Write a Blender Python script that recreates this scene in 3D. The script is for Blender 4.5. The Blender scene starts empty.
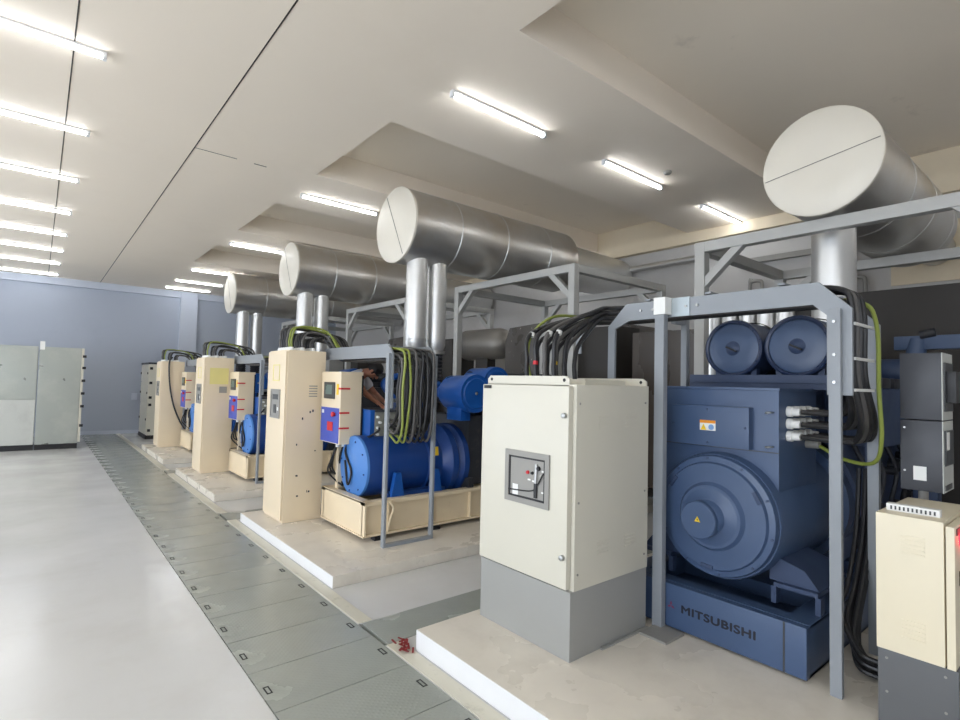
import bpy, bmesh, math, random
from mathutils import Vector, Matrix
random.seed(7)
PI = math.pi
scn = bpy.context.scene
COL = scn.collection

# ------------------------------------------------------------------ materials
def lin(c):
    c /= 255.0
    return c / 12.92 if c <= 0.04045 else ((c + 0.055) / 1.055) ** 2.4
def rgb(r, g, b):
    return (lin(r), lin(g), lin(b), 1)

def mat(name, col, rough=0.5, metal=0.0, var=0.06, scale=6.0, bump=0.0, bscale=60.0, rvar=0.08, spec=0.5, stretch=None):
    m = bpy.data.materials.new(name); m.use_nodes = True
    nt = m.node_tree; N = nt.nodes; L = nt.links
    b = N['Principled BSDF']
    b.inputs['Metallic'].default_value = metal
    b.inputs['Specular IOR Level'].default_value = spec
    tc = N.new('ShaderNodeTexCoord')
    mp = N.new('ShaderNodeMapping')
    if stretch: mp.inputs['Scale'].default_value = stretch
    L.new(tc.outputs['Object'], mp.inputs['Vector'])
    no = N.new('ShaderNodeTexNoise'); no.inputs['Scale'].default_value = scale; no.inputs['Detail'].default_value = 5
    L.new(mp.outputs['Vector'], no.inputs['Vector'])
    mx = N.new('ShaderNodeMix'); mx.data_type = 'RGBA'
    lo = tuple(max(0, v * (1 - var)) for v in col[:3]) + (1,)
    hi = tuple(min(1, v * (1 + var)) for v in col[:3]) + (1,)
    mx.inputs[6].default_value = lo; mx.inputs[7].default_value = hi
    L.new(no.outputs['Fac'], mx.inputs[0])
    L.new(mx.outputs[2], b.inputs['Base Color'])
    mr = N.new('ShaderNodeMapRange')
    mr.inputs['From Min'].default_value = .3; mr.inputs['From Max'].default_value = .7
    mr.inputs['To Min'].default_value = max(.02, rough - rvar); mr.inputs['To Max'].default_value = min(1, rough + rvar)
    L.new(no.outputs['Fac'], mr.inputs['Value']); L.new(mr.outputs['Result'], b.inputs['Roughness'])
    if bump:
        n2 = N.new('ShaderNodeTexNoise'); n2.inputs['Scale'].default_value = bscale; n2.inputs['Detail'].default_value = 3
        L.new(mp.outputs['Vector'], n2.inputs['Vector'])
        bp = N.new('ShaderNodeBump'); bp.inputs['Strength'].default_value = bump; bp.inputs['Distance'].default_value = .01
        L.new(n2.outputs['Fac'], bp.inputs['Height']); L.new(bp.outputs['Normal'], b.inputs['Normal'])
    return m

def stain(m, col, scale=3.0, lo=.62, hi=.7, amount=.7, world=False):
    """wear with a shape of its own mixed over the base colour"""
    nt = m.node_tree; N = nt.nodes; L = nt.links
    b = N['Principled BSDF']
    old = b.inputs['Base Color'].links[0].from_socket
    tc = N.new('ShaderNodeTexCoord')
    no = N.new('ShaderNodeTexNoise'); no.inputs['Scale'].default_value = scale; no.inputs['Detail'].default_value = 8
    no.inputs['Roughness'].default_value = .65
    L.new(N.new('ShaderNodeNewGeometry').outputs['Position'] if world else tc.outputs['Object'], no.inputs['Vector'])
    mr = N.new('ShaderNodeMapRange')
    mr.inputs['From Min'].default_value = lo; mr.inputs['From Max'].default_value = hi
    mr.inputs['To Max'].default_value = amount
    L.new(no.outputs['Fac'], mr.inputs['Value'])
    mx = N.new('ShaderNodeMix'); mx.data_type = 'RGBA'
    mx.inputs[7].default_value = col
    L.new(mr.outputs['Result'], mx.inputs[0]); L.new(old, mx.inputs[6])
    L.new(mx.outputs[2], b.inputs['Base Color'])
    return m

def emit(name, col, s):
    m = bpy.data.materials.new(name); m.use_nodes = True
    b = m.node_tree.nodes['Principled BSDF']
    b.inputs['Base Color'].default_value = col
    b.inputs['Emission Color'].default_value = col
    b.inputs['Emission Strength'].default_value = s
    return m

M = {}
M['floor'] = stain(mat('epoxy_floor', rgb(208, 208, 206), .2, var=.05, scale=1.2, rvar=.07, bump=.015, bscale=8), rgb(186, 182, 172), 1.3, .5, .8, .35)
M['pad'] = stain(mat('plinth_paint', rgb(214, 207, 194), .3, var=.05, scale=2, bump=.03, bscale=20), rgb(172, 162, 146), 3.0, .48, .8, .4)
M['pad_lit_face'] = mat('plinth_lit_face', rgb(226, 226, 226), .4, var=.04)  # lighter copy of the plinth paint, daylight from the left put into the colour
M['kerb'] = stain(mat('kerb_paint', rgb(206, 202, 186), .4, var=.05), rgb(150, 146, 132), 6, .6, .7, .5)
M['channel'] = mat('channel_dark', rgb(40, 42, 42), .8)
M['ceiling'] = stain(mat('ceiling_paint', rgb(242, 231, 215), .85, var=.02, scale=1, bump=.03, bscale=9), rgb(234, 222, 204), .7, .55, .75, .35)
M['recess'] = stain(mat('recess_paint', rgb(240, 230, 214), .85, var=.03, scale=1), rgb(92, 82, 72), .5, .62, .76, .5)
M['seam'] = mat('seam_dark', rgb(58, 52, 46), .9)
M['wall_blue'] = stain(mat('wall_blue', rgb(172, 179, 192), .7, var=.03, scale=1.2), rgb(162, 169, 183), 1.1, .55, .75, .5)
M['trim_blue'] = mat('trim_blue', rgb(192, 198, 210), .65, var=.03)
M['wall_grey'] = stain(mat('wall_grey', rgb(196, 194, 191), .75, var=.04, scale=1.2), rgb(176, 172, 166), 1.2, .55, .75, .5)
M['wall_white'] = mat('wall_white', rgb(218, 219, 222), .75, var=.03)
M['wall_cream'] = mat('wall_cream', rgb(222, 208, 182), .75, var=.04)
M['cream'] = stain(mat('cream_paint', rgb(228, 211, 182), .42, var=.03, scale=3), rgb(120, 104, 88), 7, .70, .735, .6)
M['cream_base'] = stain(mat('cream_base_paint', rgb(226, 208, 176), .45, var=.05, scale=4), rgb(170, 140, 104), 6, .64, .74, .5)
M['ivory'] = mat('ivory_paint', rgb(208, 204, 189), .38, var=.02, scale=4)
M['ivory_side'] = M['ivory']
M['plinth_grey'] = mat('plinth_grey', rgb(152, 152, 148), .45, var=.06, scale=3)
M['plinth_dark'] = mat('plinth_dark', rgb(92, 94, 96), .5, var=.05, scale=3)
M['slate'] = mat('slate_blue_paint', rgb(65, 85, 117), .36, var=.08, scale=3)
M['slate_dark'] = mat('slate_blue_dull', rgb(52, 68, 98), .5, var=.1, scale=4)
M['blue'] = mat('bright_blue_paint', rgb(22, 84, 164), .35, var=.1, scale=3)
M['blue_dull'] = mat('blue_paint_worn', rgb(28, 66, 126), .5, var=.15, scale=5)
M['blue_pale'] = mat('blue_paint_face', rgb(70, 126, 196), .45, var=.06, scale=4)
M['engine'] = stain(mat('engine_dark', rgb(44, 46, 52), .5, var=.25, scale=9), rgb(84, 78, 70), 9, .55, .7, .5)
M['black'] = mat('black_rubber', rgb(24, 24, 26), .5, var=.15, scale=10)
M['black_box'] = mat('charcoal_paint', rgb(54, 56, 62), .4, var=.08, scale=4)
M['galv_lt'] = mat('galvanised_light', rgb(172, 182, 186), .4, .4)
M['cable'] = mat('cable_black', rgb(34, 34, 36), .42, var=.15, scale=12)
M['cable_grey'] = mat('cable_grey', rgb(88, 86, 84), .5, var=.12, scale=12)
M['cable_yg'] = mat('cable_yellow_green', rgb(136, 148, 66), .45, var=.15, scale=14)
M['tie'] = mat('tie_white', rgb(214, 214, 210), .5)
M['red'] = mat('red_tape', rgb(206, 40, 50), .5)
M['yellow'] = mat('sticker_yellow', rgb(238, 200, 40), .5, var=.02)
M['orange'] = mat('sticker_orange', rgb(238, 150, 30), .5, var=.02)
M['white'] = mat('white_plastic', rgb(232, 232, 228), .45, var=.02)
M['frame'] = mat('grey_frame_paint', rgb(140, 145, 150), .42, var=.05, scale=5)
M['gantry'] = mat('light_grey_frame_paint', rgb(176, 176, 172), .45, var=.05, scale=5)
M['galv'] = mat('galvanised_cladding', rgb(214, 214, 212), .36, .8, var=.05, scale=3, rvar=.06)
M['galv_old'] = stain(mat('galvanised_cladding_stained', rgb(206, 204, 200), .36, .85, var=.06, scale=2.5, rvar=.06), rgb(186, 164, 128), .9, .5, .75, .45)
M['cap'] = mat('pale_end_cap', rgb(226, 220, 206), .5, .1, var=.04, scale=3)
M['galv_cab'] = stain(mat('galvanised_cabinet', rgb(164, 168, 161), .36, .55, var=.1, scale=1.6, rvar=.12), rgb(190, 191, 182), 1.4, .5, .7, .5)
M['galv_pale'] = stain(mat('galvanised_dull', rgb(196, 198, 192), .5, .3, var=.06, scale=2), rgb(170, 170, 164), 2, .5, .7, .4)
M['steel'] = mat('bare_steel', rgb(170, 170, 168), .3, .9)
M['vinyl'] = mat('dark_vinyl', rgb(66, 58, 50), .3, var=.3, scale=2.2, bump=.25, bscale=3, stretch=(1, 1, .4))
M['rad'] = mat('radiator_dark', rgb(50, 46, 42), .5, var=.15, scale=2)
M['lag'] = mat('lagging_grey', rgb(134, 130, 124), .42, .45, var=.15, scale=3, bump=.15, bscale=5)
M['screen'] = mat('instrument_dark', rgb(58, 60, 62), .35)
M['inst'] = mat('instrument_grey', rgb(148, 146, 140), .5, .1)
M['panel_blue'] = mat('panel_blue', rgb(66, 84, 178), .45, var=.04)
M['panel_purple'] = mat('panel_purple', rgb(104, 70, 150), .5, var=.04)
M['termgrey'] = mat('terminal_grey', rgb(150, 150, 140), .45, .2)
M['pale_yellow'] = mat('pale_yellow_card', rgb(226, 214, 140), .6)
M['skin'] = mat('skin', rgb(176, 118, 92), .55, var=.05)
M['hair'] = mat('hair_black', rgb(22, 18, 18), .6)
M['shirt'] = mat('shirt_grey', rgb(222, 222, 224), .8, var=.04, scale=14)
M['trousers'] = mat('trousers_navy', rgb(44, 52, 70), .8)
M['shoe'] = mat('shoe_black', rgb(28, 26, 26), .5)
M['redlamp'] = emit('red_lamp', rgb(255, 40, 60), 1.2)
M['lcd'] = mat('lcd_grey', rgb(96, 116, 112), .3)
M['tube'] = emit('tube_light', (0.94, .97, 1, 1), 10)
M['led_base'] = mat('fitting_white', rgb(220, 220, 220), .5)
M['redlogo'] = mat('logo_red', rgb(120, 44, 78), .5)
M['lettering'] = mat('lettering_black', rgb(16, 20, 34), .5)

# chequered steel plate
def plate_mat():
    m = stain(mat('painted_steel_plate', rgb(158, 162, 155), .22, .0, var=.09, scale=2.5, rvar=.1), rgb(134, 138, 131), 1.7, .45, .75, .35, True)
    nt = m.node_tree; N = nt.nodes; L = nt.links; b = N['Principled BSDF']
    tc = N.new('ShaderNodeTexCoord')
    mp = N.new('ShaderNodeMapping'); mp.inputs['Rotation'].default_value = (0, 0, PI / 4)
    mp.inputs['Scale'].default_value = (1, 1, 1)
    L.new(tc.outputs['Object'], mp.inputs['Vector'])
    w1 = N.new('ShaderNodeTexVoronoi'); w1.inputs['Scale'].default_value = 38
    w1.inputs['Randomness'].default_value = 0.05
    L.new(mp.outputs['Vector'], w1.inputs['Vector'])
    r = N.new('ShaderNodeMapRange'); r.inputs['From Min'].default_value = .2; r.inputs['From Max'].default_value = .4
    r.inputs['To Min'].default_value = 1; r.inputs['To Max'].default_value = 0
    L.new(w1.outputs['Distance'], r.inputs['Value'])
    bp = N.new('ShaderNodeBump'); bp.inputs['Strength'].default_value = .22; bp.inputs['Distance'].default_value = .003
    L.new(r.outputs['Result'], bp.inputs['Height']); L.new(bp.outputs['Normal'], b.inputs['Normal'])
    return m
M['plate'] = plate_mat()

# ------------------------------------------------------------------ mesh builder
class MB:
    def __init__(s): s.bm = bmesh.new()
    def _fin(s, verts, M4=None):
        if M4 is not None: bmesh.ops.transform(s.bm, matrix=M4, verts=verts)
        return s
    def box(s, x0, x1, y0, y1, z0, z1, b=0.0, rot=None):
        vs = [s.bm.verts.new((x, y, z)) for x in (x0, x1) for y in (y0, y1) for z in (z0, z1)]
        f = []
        for q in ((0, 1, 3, 2), (4, 6, 7, 5), (0, 4, 5, 1), (2, 3, 7, 6), (0, 2, 6, 4), (1, 5, 7, 3)):
            f.append(s.bm.faces.new([vs[i] for i in q]))
        if rot is not None:
            c = Vector(((x0 + x1) / 2, (y0 + y1) / 2, (z0 + z1) / 2))
            bmesh.ops.rotate(s.bm, cent=c, matrix=rot, verts=vs)
        if b:
            es = list({e for fa in f for e in fa.edges})
            bmesh.ops.bevel(s.bm, geom=es, offset=b, segments=2, affect='EDGES', profile=.7)
        return s
    def prism(s, poly, axis, a0, a1):
        """poly in the two other axes (cyclic order), extruded along axis"""
        def P(u, v, a):
            return {'x': (a, u, v), 'y': (u, a, v), 'z': (u, v, a)}[axis]
        A = [s.bm.verts.new(P(u, v, a0)) for u, v in poly]
        B = [s.bm.verts.new(P(u, v, a1)) for u, v in poly]
        n = len(poly); fs = [s.bm.faces.new(A), s.bm.faces.new(B)]
        for i in range(n):
            fs.append(s.bm.faces.new((A[i], A[(i + 1) % n], B[(i + 1) % n], B[i])))
        bmesh.ops.recalc_face_normals(s.bm, faces=fs)
        return s
    def bar(s, p, q, w, h=None, up=(0, 0, 1)):
        """rectangular bar from p to q"""
        h = h or w
        p = Vector(p); q = Vector(q); d = (q - p); l = d.length; d.normalize()
        u = Vector(up)
        if abs(d.dot(u)) > .99: u = Vector((1, 0, 0))
        r = d.cross(u).normalized(); u = r.cross(d)
        vs = [s.bm.verts.new(c + r * (a * w / 2) + u * (b * h / 2)) for c in (p, q) for a, b in ((-1, -1), (1, -1), (1, 1), (-1, 1))]
        fs = [s.bm.faces.new([vs[i] for i in k]) for k in ((0, 1, 2, 3), (7, 6, 5, 4), (0, 4, 5, 1), (1, 5, 6, 2), (2, 6, 7, 3), (3, 7, 4, 0))]
        bmesh.ops.recalc_face_normals(s.bm, faces=fs)
        return s
    def lathe(s, prof, c, axis='x', n=40, cap0=True, cap1=True):
        """prof: list of (a, r): a = coordinate along axis relative to c"""
        rings = []
        for a, r in prof:
            ring = []
            for i in range(n):
                t = 2 * PI * i / n; u, v = r * math.cos(t), r * math.sin(t)
                o = {'x': (a, u, v), 'y': (u, a, v), 'z': (u, v, a)}[axis]
                ring.append(s.bm.verts.new((c[0] + o[0], c[1] + o[1], c[2] + o[2])))
            rings.append(ring)
        fs = []
        for A, B in zip(rings, rings[1:]):
            for i in range(n):
                fs.append(s.bm.faces.new((A[i], A[(i + 1) % n], B[(i + 1) % n], B[i])))
        if cap0: fs.append(s.bm.faces.new(rings[0]))
        if cap1: fs.append(s.bm.faces.new(rings[-1]))
        bmesh.ops.recalc_face_normals(s.bm, faces=fs)
        return s
    def cyl(s, p, q, r, n=16, r2=None):
        p = Vector(p); q = Vector(q)
        return s.tube([p, q], r, n, r2)
    def tube(s, pts, r, n=8, r2=None, caps=True):
        pts = [Vector(p) for p in pts]
        T = []
        for i in range(len(pts)):
            a = pts[max(0, i - 1)]; b = pts[min(len(pts) - 1, i + 1)]
            T.append((b - a).normalized())
        up = Vector((0, 0, 1)) if abs(T[0].z) < .9 else Vector((1, 0, 0))
        u = T[0].cross(up).normalized(); rings = []
        for i, p in enumerate(pts):
            u = (u - T[i] * u.dot(T[i])).normalized(); v = T[i].cross(u)
            rr = r if r2 is None else r + (r2 - r) * i / (len(pts) - 1)
            rings.append([s.bm.verts.new(p + (u * math.cos(2 * PI * k / n) + v * math.sin(2 * PI * k / n)) * rr) for k in range(n)])
        fs = []
        for A, B in zip(rings, rings[1:]):
            for k in range(n):
                fs.append(s.bm.faces.new((A[k], A[(k + 1) % n], B[(k + 1) % n], B[k])))
        if caps:
            fs.append(s.bm.faces.new(rings[0])); fs.append(s.bm.faces.new(rings[-1]))
        bmesh.ops.recalc_face_normals(s.bm, faces=fs)
        return s
    def build(s, name, m, parent=None, origin=None, smooth=True):
        """origin: world point of the object's own origin (top-level) or of the thing it belongs to"""
        me = bpy.data.meshes.new(name)
        if parent is not None and origin is None:
            t = parent; o = Vector((0, 0, 0))
            while t is not None:
                o += t.location; t = t.parent
            origin = o
        if origin is not None:
            bmesh.ops.translate(s.bm, vec=-Vector(origin), verts=s.bm.verts)
        s.bm.to_mesh(me); s.bm.free()
        me.materials.append(m)
        if smooth:
            for p in me.polygons: p.use_smooth = True
            me.set_sharp_from_angle(angle=math.radians(35))
        ob = bpy.data.objects.new(name, me); COL.objects.link(ob)
        if parent is not None: ob.parent = parent
        elif origin is not None: ob.location = origin
        return ob

def smooth_path(ctrl, k=6):
    """Catmull-Rom through control points"""
    P = [Vector(p) for p in ctrl]; P = [P[0] * 2 - P[1]] + P + [P[-1] * 2 - P[-2]]
    out = []
    for i in range(1, len(P) - 2):
        for j in range(k):
            t = j / k; a, b, c, d = P[i - 1:i + 3]
            out.append(.5 * ((2 * b) + (c - a) * t + (2 * a - 5 * b + 4 * c - d) * t * t + (3 * b - a - 3 * c + d) * t ** 3))
    out.append(P[-2]); return out

def thing(name, label, cat, loc=(0, 0, 0), group=None):
    o = bpy.data.objects.new(name, None); COL.objects.link(o); o.empty_display_size = .1
    o.location = loc; o['label'] = label; o['category'] = cat
    if group: o['group'] = group
    return o
def tag(o, label, cat, group=None):
    o['label'] = label; o['category'] = cat
    if group: o['group'] = group
    return o
def struct(o):
    o['kind'] = 'structure'; return o
def plabel(o, text):
    o['label'] = text; return o
def dup(root, off, label, group=None):
    r = root.copy(); COL.objects.link(r); r.location = root.location + Vector(off); r['label'] = label
    if group: r['group'] = group
    for ch in list(root.children):
        c = ch.copy(); COL.objects.link(c); c.parent = r
        for g in list(ch.children):
            d = g.copy(); COL.objects.link(d); d.parent = c
    return r
def dup_mesh(o, off, label, group=None):
    r = o.copy(); COL.objects.link(r); r.location = o.location + Vector(off); r['label'] = label
    if group: r['group'] = group
    return r

# ------------------------------------------------------------------ the room
XL, XR, YF, YB, ZC, ZR = -6.0, 8.6, -3.2, 19.0, 4.4, 4.76
CR = [(3.16, 3.54), (7.02, 7.42), (10.92, 11.32)]           # cross trenches
def build_room():
    m = MB()
    m.box(XL - 4, 1.03, YF, YB, -.15, 0)
    ys = [YF] + [v for c in CR for v in c] + [YB]
    for a, b in zip(ys[0::2], ys[1::2]): m.box(1.855, XR, a, b, -.15, 0)
    struct(m.build('floor', M['floor'], smooth=False))
    m = MB(); m.box(1.03, 1.855, YF, YB, -.15, -.03)
    for a, b in CR: m.box(1.855, XR, a, b, -.15, -.03)
    struct(m.build('floor_channel', M['channel'], smooth=False))
    # kerb strip beside the walkway plates
    m = MB(); 
    for a, b in zip(ys[0::2], ys[1::2]): m.box(1.86, 1.965, a + .01, b - .01, .0, .006)
    struct(m.build('trim_1', M['kerb'], smooth=False))
    # walls
    struct(MB().box(XL, XR + .2, YB, YB + .2, -.15, 5.0).build('wall_back', M['wall_blue'], smooth=False))
    struct(MB().box(XR, XR + .2, YF, YB, -.15, 5.0).build('wall_right', M['wall_grey'], smooth=False))
    m = MB(); e = [XL - .2, -4.8, -2.0, XR + .2]  # unseen window opening added here to brighten faces turned to -Y
    m.box(XL - .2, XR + .2, YF - .2, YF, 3.4, 5.0); m.box(XL - .2, XR + .2, YF - .2, YF, -.15, .5)
    for a, b in zip(e[0::2], e[1::2]): m.box(a, b, YF - .2, YF, .5, 3.4)
    struct(m.build('wall_front', M['wall_white'], smooth=False))
    m = MB()
    op = [(-2.6, 4.6), (6.2, 11.2), (12.6, 17.6)]
    m.box(XL - .2, XL, YF, YB, 3.5, 5.0)
    e = [YF] + [v for c in op for v in c] + [YB]
    for a, b in zip(e[0::2], e[1::2]): m.box(XL - .2, XL, a, b, 0, 3.5)
    struct(m.build('wall_left', M['wall_white'], smooth=False))
    # back wall trims
    struct(MB().box(3.37, 3.85, YB - .14, YB, 0, ZC).build('trim_2', M['trim_blue'], smooth=False))
    m = MB(); m.box(XL, 3.37, YB - .1, YB, 4.2, ZC); m.box(3.85, XR, YB - .1, YB, 4.2, ZC)
    struct(m.build('trim_3', M['trim_blue'], smooth=False))
    struct(MB().box(5.27, 5.29, YB - .02, YB, 0, 4.2).build('trim_4', M['wall_blue'], smooth=False))
    struct(MB().box(XL, XR, YB - .03, YB, 0, .1).build('baseboard_back', M['trim_blue'], smooth=False))
    # right wall upper band
    struct(MB().box(XR - .13, XR, YF, YB, 4.22, ZR).build('trim_5', M['wall_cream'], smooth=False))
    # ceiling with recesses over the machines
    R = [(.1, 2.86), (4.75, 6.66), (8.18, 10.2), (11.66, 13.75)]
    X0 = 2.67
    m = MB(); T = 5.0
    m.box(XL - .2, X0, YF - .2, YB + .2, ZC, T)
    e = [YF - .2] + [v for c in R for v in c] + [YB + .2]
    for a, b in zip(e[0::2], e[1::2]): m.box(X0, XR + .2, a, b, ZC, T)
    struct(m.build('ceiling', M['ceiling'], smooth=False))
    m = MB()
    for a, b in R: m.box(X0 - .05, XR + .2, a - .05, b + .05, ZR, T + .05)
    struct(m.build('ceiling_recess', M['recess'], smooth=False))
    m = MB(); m.box(1.279, 1.29, YF, YB, ZC - .003, ZC + .01); m.box(.104, .114, YF, YB, ZC - .003, ZC + .01)
    m.box(1.29, 1.75, 6.84, 6.85, ZC - .002, ZC + .01); m.box(1.95, 2.1, 6.84, 6.855, ZC - .003, ZC + .01)
    struct(m.build('trim_6', M['seam'], smooth=False))
    # plinths under the sets
    def plinth(y0, y1, h):
        o = MB().box(1.98, 8.2, y0, y1, 0, h, .012).build('floor_plinth', M['pad'])
        o.data.materials.append(M['pad_lit_face'])
        for p in o.data.polygons:
            if p.normal.x < -.9 and y0 < 6: p.material_index = 1  # walkway faces of the near plinths get the daylight-brightened colour
        struct(o)
    plinth(-.4, 2.985, .135); plinth(4.26, 6.9, .105); plinth(8.15, 10.87, .105); plinth(12.1, 14.9, .105)
build_room()

# ------------------------------------------------------------------ floor plates
ORD = ['nearest', 'second nearest', 'third nearest', 'fourth nearest', 'fifth nearest', 'sixth nearest', 'seventh nearest', 'eighth nearest', 'ninth nearest', 'tenth nearest']
def ordinal(n):
    w = {1: 'first', 2: 'second', 3: 'third', 4: 'fourth', 5: 'fifth', 6: 'sixth', 7: 'seventh', 8: 'eighth', 9: 'ninth', 10: 'tenth', 11: 'eleventh', 12: 'twelfth', 13: 'thirteenth', 14: 'fourteenth', 15: 'fifteenth', 16: 'sixteenth', 17: 'seventeenth', 18: 'eighteenth', 19: 'nineteenth'}
    if n in w: return w[n]
    t = {2: 'twenty', 3: 'thirty', 4: 'forty'}[n // 10]
    return t + '-' + w[n % 10] if n % 10 else {2: 'twentieth', 3: 'thirtieth', 4: 'fortieth'}[n // 10]
def build_plates():
    y = 1.95; p = .459; i = 0
    first = None
    while y < YB - .06:
        y1 = min(y + p, YB - .04)
        i += 1
        lab = 'grey steel cover plate in the walkway, %s from the camera' % ordinal(i)
        if y1 - y < p - .01 or first is None:
            t = thing('floor_plate', lab, 'floor plate', (1.44, y, -.03), 'steel cover plates along the walkway')
            MB().box(1.036, 1.849, y + .003, y1 - .003, -.03, .002).build('plate', M['plate'], t, smooth=False)
            if y1 - y > .3:
                for hx in (1.075, 1.80):
                    m = MB(); a, b, c, d = hx - .016, hx + .016, y + .19, y + .27
                    m.box(a, b, c, c + .008, .001, .004); m.box(a, b, d - .008, d, .001, .004); m.box(a, a + .007, c, d, .001, .004); m.box(b - .007, b, c, d, .001, .004)
                    m.build('handle', M['channel'], t, smooth=False)
            if first is None: first = t
        else:
            dup(first, (0, y - 1.95, 0), lab)
        y = y1
    # cross trench plates
    rows = ['in the trench behind the nearest plinth', 'in the trench behind the second plinth', 'in the trench behind the third plinth']
    for (a, b), r in zip(CR, rows):
        x = 1.875; k = 0
        while x < 5.2:
            k += 1
            o = MB().box(x + .004, x + 1.13, a + .004, b - .004, -.03, .003).build('floor_plate', M['plate'], origin=(x + .56, (a + b) / 2, -.03), smooth=False)
            tag(o, 'grey cover plate %s, %s from walkway' % (r, ordinal(k)), 'floor plate', 'steel cover plates across the plinth gaps')
            x += 1.136
build_plates()

# ------------------------------------------------------------------ lights
def batten():
    t = thing('ceiling_light', 'x', 'ceiling light', (0, 0, ZC), 'white tube lights on the ceiling')
    MB().box(-.6, .6, -.03, .03, ZC - .022, ZC, .004).build('housing', M['led_base'], t)
    MB().cyl((-.58, 0, ZC - .041), (.58, 0, ZC - .041), .016, 12).build('tube', M['tube'], t)
    for s in (-1, 1): MB().box(s * .6 - .014, s * .6 + .014, -.024, .024, ZC - .06, ZC, .003).build('end_cap', M['led_base'], t)
    return t
bat = batten()
used = False
def place_light(x, y, label):
    global used
    if not used:
        bat.location = (x, y, ZC); bat['label'] = label; used = True
    else: dup(bat, Vector((x, y, ZC)) - bat.location, label)
for i, y in enumerate((5.335, 7.19, 9.06, 10.99, 12.8, 14.52, 16.28, 18.15)):
    place_light(-.29, y, 'white tube light in the left ceiling row, %s from the camera' % ordinal(i + 1))
for i, x in enumerate((3.39, 5.6, 7.86)):
    place_light(x, 3.86, 'white tube light on the ceiling strip between the two nearest mufflers, %s from the walkway' % ordinal(i + 1))
for y, w in ((7.49, 'just above the second muffler from the camera'), (11.2, 'above the third muffler from the camera'), (14.62, 'behind the farthest muffler, nearest of three'),
             (16.58, 'behind the farthest muffler, middle of three'), (18.06, 'closest to the blue back wall on the right')):
    place_light(3.4, y, 'white tube light on the ceiling ' + w)
place_light(5.6, 7.49, 'white tube light hidden above the second muffler')
place_light(7.86, 7.49, 'white tube light hidden behind the second muffler by the right wall')
place_light(5.6, 11.2, 'white tube light hidden above the third muffler')
for i, x in enumerate((3.39, 5.6, 7.86)):
    place_light(x, -.9, 'white tube light right of the camera, out of the picture, %s from the walkway' % ordinal(i + 1))
# rows of the same fittings behind and beside the camera (they light the room)
for i, y in enumerate((-2.1, -.25, 1.6, 3.46)):
    place_light(-.29, y, 'white tube light on the ceiling out of the picture, %s in the near row' % ordinal(i + 1))
for i, x in enumerate((-3.4,)):
    for j, y in enumerate((-1.2, 3, 7.2, 11.4, 15.6)):
        place_light(x, y, 'white tube light by the doorways out of the picture, %s in its row' % ordinal(j + 1))

o = MB().lathe([(0, .05), (-.02, .05), (-.035, .03)], (5.85, 3.55, ZC), 'z', 20).build('smoke_detector', M['white'], origin=(5.85, 3.55, ZC))
o.data.materials[0] = M['inst']
tag(o, 'small grey smoke detector beside a ceiling tube light', 'smoke detector')

# ------------------------------------------------------------------ mufflers
def silencer(loc, R, x1, x2, label, seams, name='exhaust_silencer'):
    x0, yc, zc = loc
    t = thing(name, label, 'muffler', loc, 'large cylindrical exhaust mufflers')
    MB().lathe([(0, R), (x1 - x0, R)], loc, 'x', 64, False, True).build('shell', M['galv_old'], t)
    c = MB().lathe([(-.012, .01), (-.014, R * .5), (-.012, R - .012), (0, R + .006), (.03, R + .006)], loc, 'x', 64, True, False)
    c = c.build('end_cap', M['cap'], t)
    m = MB(); a = math.radians(62 if R > .48 else -9)
    d = Vector((0, math.cos(a), math.sin(a))) * R * .97; p = Vector(loc) + Vector((-.016, 0, 0))
    m.bar(p - d, p + d, .005, .005, (1, 0, 0)); m.build('cap_seam', M['lag'], c)
    for k, s in enumerate(seams):
        MB().lathe([(s - x0, R), (s - x0 + .004, R + .005), (s - x0 + .02, R + .005), (s - x0 + .024, R)], loc, 'x', 64, False, False).build('band', M['galv'], t)
    return t
def riser(t, x, y, z0, z1, r, collar=True):
    MB().cyl((x, y, z0), (x, y, z1), r, 28).build('riser_pipe', M['galv'], t)
    if collar:
        MB().lathe([(0, r * .78), (.1, r * 1.0), (.16, r)], (x, y, z0 - .14), 'z', 28).build('collar', M['galv'], t)
        MB().lathe([(0, r * 1.05), (.05, r * 1.05)], (x, y, z0 - .17), 'z', 28).build('flange', M['steel'], t)
        m = MB(); pr = []
        for i in range(9): pr += [(i * .05, r * .72), (i * .05 + .025, r * .82)]
        m.lathe(pr, (x, y, z0 - .6), 'z', 24).build('bellows', M['engine'], t)

s2 = silencer((3.6, 6.2, 3.835), .50, 6.75, 8.5, 'large galvanised muffler with pale round cap, second nearest, above two vertical pipes', (4.35, 5.2, 6.1))
MB().lathe([(-.15, .46), (.1, .38), (1.7, .36)], (6.75, 6.2, 3.8), 'x', 48).build('outlet_pipe', M['galv'], s2)
riser(s2, 3.9, 6.1, 2.3, 3.45, .145); riser(s2, 4.24, 6.12, 2.3, 3.45, .14)
s3 = dup(s2, (0, 3.95, 0), 'galvanised muffler third nearest to the camera, partly behind the second one')
s4 = dup(s2, (0, 7.98, .0), 'farthest and smallest looking galvanised muffler, near the blue back wall')
s1 = silencer((4.85, 1.57, 3.625), .435, 7.6, 8.5, 'nearest muffler with a big pale round cap, above the slate-blue generator', (5.8, 6.6, 7.4))
MB().lathe([(-.05, .26), (0, .2), (.96, .2)], (7.6, 1.5, 3.55), 'x', 36).build('outlet_pipe', M['galv'], s1)
riser(s1, 5.4, 1.64, 2.2, 3.25, .17, False)
MB().lathe([(0, .19), (.05, .19)], (5.4, 1.64, 2.15), 'z', 28).build('flange', M['steel'], s1)
o = MB().box(XR - .02, XR, 1.05, 1.95, 3.15, 3.9).build('wall_patch', M['wall_cream'], smooth=False); struct(o)

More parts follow.
